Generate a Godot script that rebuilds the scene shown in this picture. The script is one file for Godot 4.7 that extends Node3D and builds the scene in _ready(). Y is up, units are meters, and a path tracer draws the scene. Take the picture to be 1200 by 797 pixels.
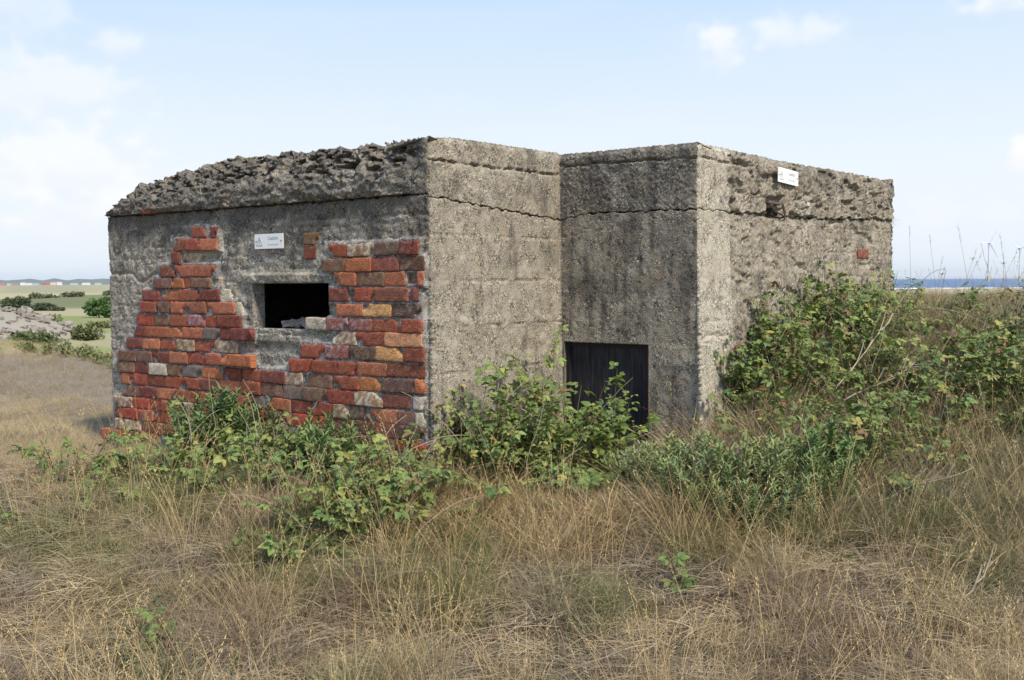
extends Node3D
# Derelict wartime pillbox of concrete and brick on dry coastal grassland.
# World: x right, y up, camera looks along -z from eye height 1.5; Z below means depth = -z.

const TH := deg_to_rad(38.5)                      # yaw of the pillbox walls
const ORIGIN := Vector3(-0.404, 0.0, -5.5)        # foot of the pillbox's near corner
const XA := -2.861                                # left corner, local x
const XD := 0.887                                 # right corner, local x
const ZC := -1.099                                # inner corner, local z
const ZE := -3.99                                 # back, local z
const Y0 := 0.2                                   # foot of the walls, below ground
const SLIT := Rect2(-1.376, 1.243, 0.641, 0.253)  # embrasure in local x, y
const DOORWAY := Rect2(0.027, 0.2, 0.559, 0.951)  # doorway in local x, y

# facing bricks left on the front wall: x0, x1, y0, y1 in mm in the wall's axes, then tone; + stands proud, - lies flush
const BRICKS := [
	[-1909, -1775, 1773, 1833, "r"], [-1718, -1673, 1768, 1828, "d"], [-2092, -1967, 1696, 1766, "p"], [-1962, -1827, 1695, 1763, "r"],
	[-1823, -1671, 1694, 1759, "O"], [-2113, -2034, 1617, 1689, "d"], [-2017, -1838, 1616, 1685, "c-"], [-2241, -2090, 1540, 1605, "p"],
	[-2068, -1900, 1539, 1605, "O"], [-1896, -1701, 1539, 1604, "o"], [-2307, -2128, 1469, 1530, "b"], [-2119, -2001, 1471, 1529, "O"],
	[-1997, -1928, 1471, 1529, "o"], [-1920, -1736, 1473, 1529, "b"], [-1728, -1654, 1473, 1528, "w-"], [-2430, -2256, 1392, 1456, "p"],
	[-2219, -2043, 1394, 1457, "O"], [-2038, -1863, 1395, 1459, "o"], [-1859, -1657, 1397, 1460, "d"], [-1649, -1560, 1399, 1461, "w-"],
	[-2452, -2290, 1318, 1383, "r"], [-2286, -2160, 1319, 1384, "b"], [-2129, -1985, 1319, 1384, "O"], [-1985, -1786, 1319, 1385, "o"],
	[-1774, -1523, 1320, 1386, "O"], [-1515, -1468, 1320, 1387, "w-"], [-2502, -2335, 1237, 1302, "R"], [-2330, -2145, 1238, 1304, "b"],
	[-2141, -1962, 1239, 1306, "r"], [-1958, -1793, 1240, 1307, "v"], [-1793, -1686, 1241, 1308, "r"], [-1678, -1463, 1241, 1310, "d"],
	[-2534, -2407, 1165, 1226, "d"], [-2402, -2206, 1166, 1227, "r"], [-2201, -2021, 1167, 1229, "O"], [-2016, -1820, 1168, 1231, "O"],
	[-1812, -1656, 1169, 1233, "g"], [-1652, -1528, 1170, 1235, "d"], [-1520, -1345, 1171, 1236, "d+"], [-2623, -2452, 1089, 1152, "d"],
	[-2447, -2267, 1090, 1153, "O"], [-2259, -2084, 1090, 1154, "r"], [-2080, -1907, 1091, 1155, "c"], [-1899, -1715, 1092, 1156, "r"],
	[-1707, -1491, 1093, 1157, "c"], [-2715, -2531, 1006, 1068, "b"], [-2522, -2353, 1008, 1070, "b"], [-2344, -2163, 1011, 1073, "d"],
	[-2158, -1974, 1013, 1076, "o"], [-1970, -1797, 1015, 1079, "r"], [-1793, -1620, 1017, 1081, "o"], [-1613, -1338, 1019, 1085, "O+"],
	[-2738, -2548, 930, 997, "b"], [-2549, -2374, 931, 998, "d"], [-2375, -2192, 931, 999, "w"], [-2193, -2033, 932, 1000, "b"],
	[-2029, -1841, 933, 1000, "g"], [-1837, -1639, 934, 1001, "O"], [-1623, -1464, 935, 1002, "d"], [-1457, -1280, 935, 1003, "r"],
	[-1273, -1081, 935, 1003, "p"], [-1081, -938, 933, 1002, "c"], [-889, -698, 931, 1000, "b"], [-671, -491, 932, 1001, "r"],
	[-488, -325, 936, 1004, "O"], [-318, -90, 939, 1008, "k"], [-84, -22, 943, 1011, "O"], [-2692, -2609, 857, 924, "O"], [-2605, -2405, 858, 924, "r"],
	[-2401, -2213, 858, 925, "d"], [-2209, -2027, 859, 926, "r"], [-2023, -1856, 860, 927, "r"], [-1848, -1678, 860, 928, "p"],
	[-1674, -1482, 861, 930, "O"], [-1467, -1301, 861, 931, "r"], [-1298, -1108, 860, 931, "b"], [-1097, -929, 857, 930, "g"],
	[-926, -740, 855, 928, "b"], [-733, -522, 854, 927, "r"], [-519, -317, 856, 927, "c"], [-314, -126, 858, 926, "p"], [-97, -22, 860, 926, "w"],
	[-2676, -2493, 780, 847, "b"], [-2489, -2298, 781, 847, "d"], [-2298, -2113, 782, 847, "O"], [-2109, -1944, 782, 847, "r"],
	[-1940, -1742, 783, 847, "R"], [-1734, -1548, 783, 849, "p"], [-1544, -1368, 784, 852, "O"], [-1353, -1269, 784, 853, "g"],
	[-1232, -1041, 782, 852, "O"], [-1020, -865, 781, 851, "d"], [-851, -688, 779, 850, "r"], [-684, -572, 778, 849, "c"], [-562, -409, 777, 847, "k"],
	[-402, -208, 776, 845, "O"], [-205, -86, 775, 843, "b"], [-83, -22, 774, 842, "w"], [-2778, -2582, 705, 769, "c"], [-2563, -2393, 705, 770, "R"],
	[-2389, -2264, 706, 771, "r"], [-2255, -2201, 706, 772, "r"], [-2192, -2050, 707, 772, "r"], [-2046, -1853, 708, 773, "c"],
	[-1845, -1646, 709, 774, "r"], [-1643, -1455, 711, 775, "c"], [-1448, -1275, 710, 776, "R"], [-1264, -1072, 708, 776, "b"],
	[-1065, -898, 707, 776, "R"], [-895, -730, 705, 776, "R"], [-723, -534, 704, 775, "p"], [-531, -372, 704, 775, "b"], [-369, -224, 704, 774, "p"],
	[-222, -22, 705, 773, "k"], [-2781, -2712, 631, 696, "d"], [-2702, -2523, 632, 698, "R"], [-2518, -2359, 633, 699, "O"],
	[-2341, -2141, 634, 701, "r"], [-2133, -1932, 636, 703, "d"], [-1915, -1730, 637, 705, "r"], [-1723, -1544, 638, 707, "b"],
	[-1537, -1450, 639, 708, "c"], [-1427, -1380, 639, 708, "g"], [-1373, -1199, 639, 707, "w"], [-1192, -998, 638, 706, "c"],
	[-988, -772, 638, 704, "w"], [-765, -585, 637, 702, "r"], [-579, -392, 635, 700, "d"], [-386, -232, 633, 699, "b"], [-226, -136, 637, 702, "d"],
	[-2774, -2671, 562, 624, "c"], [-2656, -2497, 562, 624, "c"], [-2484, -2288, 562, 625, "d"], [-2279, -2082, 562, 626, "r"],
	[-2074, -1875, 562, 626, "b"], [-1867, -1676, 562, 627, "r"], [-1668, -1483, 562, 628, "d"], [-1476, -1283, 562, 629, "r"],
	[-1276, -1098, 562, 629, "R"], [-1091, -954, 561, 628, "d"], [-940, -773, 570, 636, "r"], [-760, -586, 587, 652, "b"], [-573, -405, 604, 667, "r"],
	[-393, -220, 621, 683, "d"], [-208, -53, 637, 698, "R"], [-2888, -2693, 487, 549, "R+"], [-2689, -2524, 491, 552, "d"],
	[-2505, -2309, 503, 563, "r"], [-112, -6, 626, 682, "R"], [-72, -6, 537, 584, "p"], [-9, -6, 480, 541, "R+"], [-703, -565, 1635, 1698, "r"],
	[-558, -362, 1635, 1697, "c"], [-359, -188, 1636, 1698, "k"], [-185, -106, 1636, 1701, "d"], [-103, -56, 1636, 1703, "d"],
	[-758, -579, 1555, 1621, "b"], [-576, -388, 1555, 1623, "O"], [-382, -193, 1556, 1624, "p"], [-187, -22, 1557, 1626, "k"],
	[-659, -503, 1481, 1549, "o"], [-500, -297, 1481, 1549, "b"], [-291, -155, 1481, 1549, "O"], [-152, -61, 1482, 1549, "k-"],
	[-58, -22, 1482, 1549, "O"], [-708, -563, 1400, 1468, "p"], [-556, -511, 1400, 1468, "g-"], [-508, -360, 1401, 1469, "r"],
	[-357, -130, 1402, 1470, "p"], [-100, -59, 1403, 1471, "d"], [-643, -455, 1323, 1382, "O"], [-452, -251, 1323, 1384, "y"],
	[-245, -43, 1323, 1386, "k"], [-903, -738, 1245, 1306, "w"], [-735, -572, 1245, 1307, "v"], [-560, -387, 1246, 1308, "v"],
	[-381, -174, 1246, 1309, "r"], [-168, -39, 1247, 1310, "r"], [-686, -509, 1169, 1237, "c"], [-503, -299, 1171, 1239, "r"],
	[-290, -40, 1173, 1241, "y"], [-941, -755, 1093, 1160, "r"], [-748, -562, 1094, 1162, "v"], [-556, -359, 1096, 1164, "k"],
	[-356, -164, 1097, 1165, "y"], [-158, -22, 1099, 1166, "d"], [-1036, -849, 1009, 1079, "R"], [-846, -649, 1011, 1078, "r"],
	[-643, -493, 1013, 1079, "r"], [-490, -286, 1016, 1081, "O"], [-280, -22, 1019, 1083, "d"], [-926, -809, 1707, 1767, "b-"],
	[-925, -838, 1629, 1694, "d-"],
]

var rng := RandomNumberGenerator.new()
var n1 := FastNoiseLite.new()
var n2 := FastNoiseLite.new()
var n3 := FastNoiseLite.new()
var ncell := FastNoiseLite.new()
var M := {}
var pillbox: Node3D
var names := {}

# ---------------------------------------------------------------- small helpers
func numbered(called: String) -> String:
	var k: int = names.get(called, 0)
	names[called] = k + 1
	return called if k == 0 else "%s_%03d" % [called, k]

func tag(o: Node, label: String, category: String, group := "", kind := "") -> Node:
	o.set_meta("label", label)
	o.set_meta("category", category)
	if group != "": o.set_meta("group", group)
	if kind != "": o.set_meta("kind", kind)
	return o

func thing(called: String, at: Vector3, label: String, category: String, group := "") -> Node3D:
	var o := Node3D.new()
	o.name = numbered(called)
	add_child(o, true)
	o.position = at
	tag(o, label, category, group)
	return o

func put(called: String, mesh: Mesh, mat: Material, parent: Node = self) -> MeshInstance3D:
	var o := MeshInstance3D.new()
	o.name = numbered(called) if parent == self else called
	o.mesh = mesh
	o.material_override = null
	if mesh is ArrayMesh:
		for s in mesh.get_surface_count(): mesh.surface_set_material(s, mat)
	else:
		mesh.material = mat
	parent.add_child(o, true)
	return o

func mat(col: Color, rough := 0.9, use_vc := false) -> StandardMaterial3D:
	var m := StandardMaterial3D.new()
	m.albedo_color = col
	m.roughness = rough
	m.metallic_specular = 0.3
	m.vertex_color_use_as_albedo = use_vc
	m.cull_mode = BaseMaterial3D.CULL_DISABLED
	return m

func lin(r: float, g: float, b: float) -> Color:
	return Color(r, g, b).linear_to_srgb()

func sm(a: float, b: float, x: float) -> float:
	var t := clampf((x - a) / (b - a), 0.0, 1.0)
	return t * t * (3.0 - 2.0 * t)

func poly(pts: Array, x: float) -> float:         # piecewise linear, pts sorted by x
	if x <= pts[0][0]: return pts[0][1]
	for k in range(1, pts.size()):
		if x <= pts[k][0]:
			var f: float = (x - pts[k - 1][0]) / (pts[k][0] - pts[k - 1][0])
			return lerpf(pts[k - 1][1], pts[k][1], f)
	return pts[-1][1]

func surf(v: PackedVector3Array, nrm, col, uv, idx: PackedInt32Array) -> ArrayMesh:
	var a := []
	a.resize(Mesh.ARRAY_MAX)
	a[Mesh.ARRAY_VERTEX] = v
	if nrm != null: a[Mesh.ARRAY_NORMAL] = nrm
	if col != null: a[Mesh.ARRAY_COLOR] = col
	if uv != null: a[Mesh.ARRAY_TEX_UV] = uv
	a[Mesh.ARRAY_INDEX] = idx
	var m := ArrayMesh.new()
	m.add_surface_from_arrays(Mesh.PRIMITIVE_TRIANGLES, a)
	return m

# a grid of W columns and H rows (index i * H + j); keep(i, j) drops cells; columns run to the right and rows up, seen from outside
func grid(v: PackedVector3Array, col, uv, W: int, H: int, keep = null) -> ArrayMesh:
	var nrm := PackedVector3Array()
	nrm.resize(v.size())
	for i in W:
		for j in H:
			var di := v[mini(i + 1, W - 1) * H + j] - v[maxi(i - 1, 0) * H + j]
			var dj := v[i * H + mini(j + 1, H - 1)] - v[i * H + maxi(j - 1, 0)]
			var c := di.cross(dj)
			nrm[i * H + j] = c.normalized() if c.length_squared() > 1e-16 else Vector3.UP
	var idx := PackedInt32Array()
	for i in W - 1:
		for j in H - 1:
			if keep != null and not keep.call(i, j): continue
			var a := i * H + j
			var b := a + H
			idx.append_array([a, b + 1, b, a, a + 1, b + 1])
	return surf(v, nrm, col, uv, idx)

# ---------------------------------------------------------------- builder for free-form pieces (flat shaded)
class Bag:
	var v := PackedVector3Array()
	var c := PackedColorArray()
	var idx := PackedInt32Array()
	func tri(a: Vector3, b: Vector3, d: Vector3, col: Color):
		var k := v.size()
		v.append_array([a, b, d])
		c.append_array([col, col, col])
		idx.append_array([k, k + 1, k + 2])
	func quad(a: Vector3, b: Vector3, d: Vector3, e: Vector3, col: Color):
		tri(a, b, d, col)
		tri(a, d, e, col)
	func box(lo: Vector3, hi: Vector3, col: Color):
		var p := []
		for k in 8: p.append(Vector3(hi.x if k & 1 else lo.x, hi.y if k & 2 else lo.y, hi.z if k & 4 else lo.z))
		for q in [[4, 6, 7, 5], [0, 1, 3, 2], [0, 2, 6, 4], [1, 5, 7, 3], [2, 3, 7, 6], [0, 4, 5, 1]]:
			quad(p[q[0]], p[q[1]], p[q[2]], p[q[3]], col)
	func tube(pts: PackedVector3Array, r0: float, r1: float, sides: int, col: Color):
		var rings := []
		for k in pts.size():
			var d := (pts[mini(k + 1, pts.size() - 1)] - pts[maxi(k - 1, 0)]).normalized()
			var s := d.cross(Vector3(0.31, 0.2, 0.93)).normalized()
			var t := d.cross(s)
			var r := lerpf(r0, r1, k / float(pts.size() - 1))
			var ring := []
			for q in sides:
				var a := TAU * q / sides
				ring.append(pts[k] + (s * cos(a) + t * sin(a)) * r)
			rings.append(ring)
		for k in pts.size() - 1:
			for q in sides:
				var q2 := (q + 1) % sides
				quad(rings[k][q], rings[k][q2], rings[k + 1][q2], rings[k + 1][q], col)
	func blade(p: Vector3, dir: Vector3, side: Vector3, length: float, w: float, bend: Vector3, col: Color, segs := 3):
		var last_a := p - side * w * 0.5
		var last_b := p + side * w * 0.5
		for k in range(1, segs + 1):
			var t := k / float(segs)
			var q := p + dir * length * t + bend * t * t * length
			var ww := w * 0.5 * (1.0 - t * t * 0.9)
			if k == segs:
				tri(last_a, q, last_b, col)
			else:
				var a := q - side * ww
				var b := q + side * ww
				quad(last_a, a, b, last_b, col)
				last_a = a
				last_b = b
	func mesh() -> ArrayMesh:
		var a := []
		a.resize(Mesh.ARRAY_MAX)
		a[Mesh.ARRAY_VERTEX] = v
		a[Mesh.ARRAY_COLOR] = c
		a[Mesh.ARRAY_INDEX] = idx
		var m := ArrayMesh.new()
		m.add_surface_from_arrays(Mesh.PRIMITIVE_TRIANGLES, a)
		return m

func multi(called: String, mesh: Mesh, material: Material, places: Array, colors: Array, parent: Node, kind := "stuff") -> MultiMeshInstance3D:
	var mm := MultiMesh.new()
	mm.transform_format = MultiMesh.TRANSFORM_3D
	mm.use_colors = true
	mm.mesh = mesh
	for s in mesh.get_surface_count(): mesh.surface_set_material(s, material)
	mm.instance_count = places.size()
	for k in places.size():
		mm.set_instance_transform(k, places[k])
		mm.set_instance_color(k, colors[k])
	var o := MultiMeshInstance3D.new()
	o.name = numbered(called) if parent == self else called
	o.multimesh = mm
	parent.add_child(o, true)
	o.set_meta("kind", kind)
	return o

# ---------------------------------------------------------------- terrain
func ground(x: float, Z: float) -> float:
	var near := 0.45 - 0.42 * sm(5.5, 3.2, Z) - 0.07 * sm(0.0, 0.2, x) * sm(0.95, 0.7, x) * sm(4.9, 5.5, Z) * sm(8.0, 6.5, Z)
	var r := sqrt(x * x + Z * Z)
	var leftness := sm(0.05, -0.15, x / maxf(absf(Z), 1.0))
	var crest := lerpf(8.6, 13.0 + 1.3 * maxf(0.0, -4.8 - x), leftness)
	var bank := 0.84 * sm(0.68, 1.75, x) * sm(4.9, 7.6, Z)
	var far := 0.2 - 4.8 * (1.0 - exp(-maxf(r - 15.0, 0.0) / 230.0))
	var t := sm(crest, crest + lerpf(45.0, 6.0, leftness), Z if Z > 0.0 else r)
	var h := lerpf(near + bank, far, t)
	if Z > 25.0:
		h += 2.0 * exp(-pow((Z - 300.0) / 60.0, 2.0)) * sm(-160.0, -100.0, x) * leftness
		h += 0.95 * exp(-pow((Z - 36.0) / 3.0, 2.0)) * sm(-13.2, -16.4, x)
		var seaside := sm(0.02, 0.06, x / Z) * sm(640.0, 760.0, Z)
		h = lerpf(h, -12.0, seaside)
	if r < 40.0:
		h += 0.025 * n1.get_noise_2d(x * 60.0, Z * 60.0) + 0.05 * n2.get_noise_2d(x * 14.0, Z * 14.0)
	elif r < 3000.0:
		h += clampf(r * 0.0012, 0.0, 0.5) * n2.get_noise_2d(x * 40.0 / r * 3.0, Z * 0.6)
	return h

func on_ground(x: float, Z: float, up := 0.0) -> Vector3:
	return Vector3(x, ground(x, Z) + up, -Z)

func to_local2(x: float, Z: float) -> Vector2:     # pillbox axes
	var d := Vector2(x - ORIGIN.x, -Z - ORIGIN.z)
	return Vector2(d.x * cos(TH) + d.y * sin(TH), -d.x * sin(TH) + d.y * cos(TH))

func from_local(p: Vector3) -> Vector3:
	return ORIGIN + Vector3(p.x * cos(TH) - p.z * sin(TH), p.y, p.x * sin(TH) + p.z * cos(TH))

func in_pillbox(x: float, Z: float, gap := 0.03) -> bool:
	var p := to_local2(x, Z)
	if p.x < XA - gap or p.x > XD + gap or p.y < ZE - gap or p.y > gap: return false
	return not (p.x > gap and p.y > ZC + gap)

func ground_color(x: float, Z: float) -> Color:
	var r := sqrt(x * x + Z * Z)
	var a := n2.get_noise_2d(x * 9.0, Z * 9.0)
	var b := n1.get_noise_2d(x * 60.0, Z * 60.0)
	var straw := Color(0.33, 0.26, 0.165)
	var brown := Color(0.20, 0.155, 0.105)
	var c := straw.lerp(brown, clampf(0.45 + 0.9 * a + 0.5 * b, 0.0, 1.0))
	if Z > 9.0 and x < 0.0:
		var mid := Color(0.46, 0.38, 0.25)
		c = c.lerp(mid, sm(9.0, 13.0, Z) * 0.6)
		c = c.lerp(Color(0.27, 0.225, 0.175), bare(x, Z))
	if r > 18.0 and Z > 0.0:
		var w := n3.get_noise_2d(x * 0.9 / maxf(r * 0.01, 0.2), Z * 60.0 / r)
		var field := Color(0.34, 0.33, 0.15).lerp(Color(0.27, 0.31, 0.10), clampf(0.5 + w, 0.0, 1.0))
		var dry := Color(0.46, 0.40, 0.24)
		var g := field
		g = g.lerp(Color(0.17, 0.34, 0.04), sm(20.5, 22.0, Z) * sm(28.0, 25.5, Z) * sm(-12.2, -10.6, x + 0.3 * w))
		g = g.lerp(dry, sm(26.0, 30.0, Z) * sm(44.0, 36.0, Z) * 0.7)
		g = g.lerp(dry, sm(100.0, 115.0, r) * sm(190.0, 165.0, r))
		g = g.lerp(Color(0.20, 0.21, 0.10), sm(185.0, 200.0, r) * sm(420.0, 330.0, r) * clampf(0.75 + w, 0.0, 1.0))
		g = g.lerp(Color(0.50, 0.44, 0.27), sm(330.0, 480.0, r))
		g = g.lerp(Color(0.30, 0.30, 0.17), sm(700.0, 900.0, r) * clampf(0.5 + 2.0 * w, 0.0, 1.0) * 0.6)
		c = c.lerp(g, sm(18.0, 22.0, r))
		if x > 0.0: c = c.lerp(Color(0.50, 0.43, 0.28), sm(60.0, 300.0, r))
		var heap := exp(-pow((Z - 35.5) / 3.4, 2.0)) * sm(-12.9, -14.6, x)      # grit and broken stone among the boulders
		c = c.lerp(Color(0.42, 0.38, 0.33), clampf(heap * 1.6 + 0.9 * n1.get_noise_2d(x * 30.0, Z * 30.0) - 0.25, 0.0, 0.9))
	return c

func bare(x: float, Z: float) -> float:            # trodden earth below the crest, left of the pillbox
	return clampf(sm(9.0, 10.5, Z + 1.5 * n2.get_noise_2d(x * 6.0, Z * 6.0)) * sm(17.5, 14.0, Z) * sm(-2.5, -3.4, x) * 1.1 + 0.8 * n2.get_noise_2d(x * 12.0, Z * 12.0), 0.0, 0.95) * sm(8.0, 9.5, Z)

func build_ground():
	var angs := []
	var a := -180.0
	while a < 180.0:
		angs.append(deg_to_rad(a))
		a += 0.4 if absf(a + 0.01) < 33.0 else (1.0 if absf(a) < 45.0 else 5.0)
	angs.append(PI)
	var rs := [0.02]
	var r := 0.4
	while r < 15000.0:
		rs.append(r)
		r *= 1.10 if r < 2.4 else (1.022 if r < 30.0 else 1.05)
	var W: int = angs.size()
	var H: int = rs.size()
	var v := PackedVector3Array()
	var c := PackedColorArray()
	var uv := PackedVector2Array()
	v.resize(W * H); c.resize(W * H); uv.resize(W * H)
	for i in W:
		for j in H:
			var x: float = rs[j] * sin(angs[i])
			var Z: float = rs[j] * cos(angs[i])
			v[i * H + j] = Vector3(x, ground(x, Z), -Z)
			c[i * H + j] = ground_color(x, Z)
			uv[i * H + j] = Vector2(x, Z) * 0.9
	var m := mat(Color.WHITE, 0.95, true)
	m.albedo_texture = noise_tex(512, 0.05, 0.55, 1.0, 4, 3)
	var g := put("ground", grid(v, c, uv, W, H), m)
	g.set_meta("kind", "structure")
	# sea
	var sv := PackedVector3Array()
	var sw := 60
	var sh := 40
	for i in sw:
		for j in sh:
			var ang := deg_to_rad(lerpf(-1.0, 80.0, i / float(sw - 1)))
			var rr := 560.0 * pow(15000.0 / 560.0, j / float(sh - 1))
			sv.append(Vector3(rr * sin(ang), -5.0, -rr * cos(ang)))
	var wm := mat(lin(0.035, 0.11, 0.26), 0.35)
	var nt := NoiseTexture2D.new()
	var nn := FastNoiseLite.new()
	nn.seed = 5
	nn.frequency = 0.03
	nt.noise = nn
	nt.seamless = true
	nt.as_normal_map = true
	nt.width = 256; nt.height = 256
	wm.normal_enabled = true
	wm.normal_texture = nt
	wm.normal_scale = 0.5
	wm.uv1_triplanar = true
	wm.uv1_world_triplanar = true
	wm.uv1_scale = Vector3(0.02, 0.02, 0.02)
	var sea := put("sea", grid(sv, null, null, sw, sh), wm)
	sea.set_meta("kind", "structure")
	# surf lines along the shore: low rounded ridges of foam on the water
	for k in 2:
		var b := Bag.new()
		var pts := PackedVector3Array()
		for q in 90:
			var ang := deg_to_rad(lerpf(10.0 + k * 4.0, 40.0, q / 89.0))
			var rr := 735.0 + k * 55.0 + 14.0 * n1.get_noise_2d(q * 9.0, k * 50.0)
			pts.append(Vector3(rr * sin(ang), -4.9, -rr * cos(ang)))
		b.tube(pts, 0.42 - 0.15 * k, 0.3 - 0.1 * k, 6, Color(0.85, 0.87, 0.88))
		tag(put("surf", b.mesh(), M.plain), ["white line of surf breaking nearest the beach", "second white line of surf behind the first", "farthest thin white line of surf out on the sea"][k], "surf")
	# far hills beyond the town
	var hv := PackedVector3Array()
	for i in 120:
		var ang := deg_to_rad(lerpf(-60.0, 4.0, i / 119.0))
		var top := 52.0 + 26.0 * n2.get_noise_2d(i * 14.0, 3.0) - 40.0 * sm(-18.0, 2.0, lerpf(-60.0, 4.0, i / 119.0))
		for j in 4:
			var rr: float = [9000.0, 10500.0, 12000.0, 14500.0][j]
			var yy: float = [-8.0, top * 0.75, top, -8.0][j]
			hv.append(Vector3(rr * sin(ang), yy, -rr * cos(ang)))
	var hills := put("hills", grid(hv, null, null, 120, 4), mat(lin(0.10, 0.13, 0.09), 1.0))
	hills.set_meta("kind", "structure")

func noise_tex(size: int, freq: float, lo: float, hi: float, octaves: int, sd: int) -> ImageTexture:
	var f := FastNoiseLite.new()
	f.seed = sd
	f.frequency = freq
	f.fractal_octaves = octaves
	var im := f.get_seamless_image(size, size)
	im.convert(Image.FORMAT_RGB8)
	var d := im.get_data()
	for k in d.size(): d[k] = int(255.0 * pow(lerpf(lo, hi, d[k] / 255.0), 0.4545))   # lo and hi are linear
	return ImageTexture.create_from_image(Image.create_from_data(size, size, false, Image.FORMAT_RGB8, d))

# ---------------------------------------------------------------- materials
func concrete_maps(size: int) -> Array:
	var cv := FastNoiseLite.new()
	cv.noise_type = FastNoiseLite.TYPE_CELLULAR
	cv.seed = 11
	cv.frequency = 0.085
	cv.fractal_type = FastNoiseLite.FRACTAL_NONE
	cv.cellular_return_type = FastNoiseLite.RETURN_CELL_VALUE
	var cd: FastNoiseLite = cv.duplicate()
	cd.cellular_return_type = FastNoiseLite.RETURN_DISTANCE2_SUB
	var fine := FastNoiseLite.new()
	fine.seed = 3
	fine.frequency = 0.11
	fine.fractal_octaves = 3
	var patch := FastNoiseLite.new()
	patch.seed = 8
	patch.frequency = 0.010
	patch.fractal_octaves = 4
	var a := cv.get_seamless_image(size, size).get_data()
	var b := cd.get_seamless_image(size, size).get_data()
	var c := fine.get_seamless_image(size, size).get_data()
	var p := patch.get_seamless_image(size, size).get_data()
	var out := PackedByteArray()
	out.resize(size * size * 3)
	var hgt := PackedByteArray()
	hgt.resize(size * size)
	for k in size * size:
		var cell := a[k] / 255.0
		var edge := clampf(b[k] / 90.0, 0.0, 1.0)
		var f := c[k] / 255.0 - 0.5
		var q := p[k] / 255.0
		var stone := 0.52
		if cell > 0.70: stone = 0.84
		elif cell < 0.22: stone = 0.20
		var show := clampf(0.05 + 2.2 * (q - 0.32), 0.05, 1.0)      # how far the aggregate is laid bare
		var t := lerpf(0.55, lerpf(0.32, stone, edge), show) + 0.30 * f
		if c[k] < 90 and q > 0.30: t *= 0.42                          # pits
		t = clampf(t, 0.06, 1.0)
		var warm := 0.03 * (cell - 0.5) + 0.02 * f
		out[k * 3] = int(255.0 * pow(clampf(t + warm, 0.0, 1.0), 0.4545))
		out[k * 3 + 1] = int(255.0 * pow(t, 0.4545))
		out[k * 3 + 2] = int(255.0 * pow(clampf(t - warm, 0.0, 1.0), 0.4545))
		hgt[k] = int(255.0 * clampf(0.35 + 0.35 * edge * show * (0.4 + 0.6 * cell) + 0.5 * f, 0.0, 1.0))
	return [ImageTexture.create_from_image(Image.create_from_data(size, size, false, Image.FORMAT_RGB8, out)),
		ImageTexture.create_from_image(Image.create_from_data(size, size, false, Image.FORMAT_L8, hgt))]

func build_materials():
	var maps := concrete_maps(1024)
	var cm := mat(Color.WHITE, 0.95, true)
	cm.albedo_texture = maps[0]
	cm.heightmap_enabled = true
	cm.heightmap_texture = maps[1]
	cm.heightmap_scale = 0.42
	cm.uv1_triplanar = true
	cm.uv1_scale = Vector3(0.93, 0.93, 0.93)
	cm.uv1_triplanar_sharpness = 4.0
	M.concrete = cm
	var bm := mat(Color.WHITE, 0.92, true)
	bm.albedo_texture = noise_tex(512, 0.06, 0.42, 1.0, 5, 21)
	bm.heightmap_enabled = true
	bm.heightmap_texture = noise_tex(512, 0.05, 0.0, 1.0, 5, 22)
	bm.heightmap_scale = 0.35
	M.brick = bm
	M.plain = mat(Color.WHITE, 0.9, true)
	var g := mat(Color.WHITE, 0.75, true)
	g.backlight_enabled = true
	g.backlight = Color(0.45, 0.45, 0.35)
	M.grass = g
	var l := mat(Color.WHITE, 0.55, true)
	l.metallic_specular = 0.4
	l.backlight_enabled = true
	l.backlight = Color(0.5, 0.55, 0.25)
	M.leaf = l
	M.cane = mat(Color.WHITE, 0.8, true)

# ---------------------------------------------------------------- pillbox
# perimeter, seen from outside left to right: back-left F, A, B, C, D, E, back to F; lengths of the edges
var corners := [Vector2(XA, ZE), Vector2(XA, 0), Vector2(0, 0), Vector2(0, ZC), Vector2(XD, ZC), Vector2(XD, ZE), Vector2(XA, ZE)]
var cols := []                                     # [edge, distance along it, point, offset direction, distance to nearest corner]
var brick_mask := {}

func seam_y(e: int, p: Vector2) -> float:          # joint between wall and roof slab
	match e:
		1: return 1.934 + 0.006 * n1.get_noise_2d(p.x * 300.0, 9.0)
		2: return poly([[-1.1, 1.848], [-0.73, 1.869], [-0.37, 1.897], [0.0, 1.922]], p.y) + 0.010 * n1.get_noise_2d(p.y * 130.0, 19.0)
		3: return poly([[0.0, 1.846], [0.2, 1.876], [0.89, 1.870]], p.x) + 0.009 * n1.get_noise_2d(p.x * 130.0, 29.0)
		4: return poly([[-3.99, 1.93], [-3.69, 1.918], [-2.52, 1.878], [-1.89, 1.872], [-1.1, 1.868]], p.y) + 0.012 * n1.get_noise_2d(p.y * 110.0, 39.0)
	return 1.93

func top_y(e: int, p: Vector2) -> float:
	var y := 2.215
	if e == 1:
		y = poly([[-2.87, 2.0], [-2.76, 2.05], [-2.64, 2.115], [-2.37, 2.145], [-2.15, 2.18], [-1.72, 2.222], [0.0, 2.21]], p.x)
		y += 0.022 * n1.get_noise_2d(p.x * 260.0, 3.0) * sm(0.05, -0.3, p.x) + 0.012 * n1.get_noise_2d(p.x * 900.0, 5.0)
	elif e == 0:
		y = 2.05
	elif e == 2:
		y = 2.205 + 0.018 * sm(0.0, -0.2, p.y)
	elif e == 4:
		y = poly([[-4.0, 2.16], [-3.93, 2.172], [-3.68, 2.205], [-2.3, 2.199], [-1.1, 2.213]], p.y) + 0.008 * n1.get_noise_2d(p.y * 500.0, 51.0)
	return y + 0.006 * n1.get_noise_2d(p.x * 500.0, p.y * 500.0)

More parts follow.
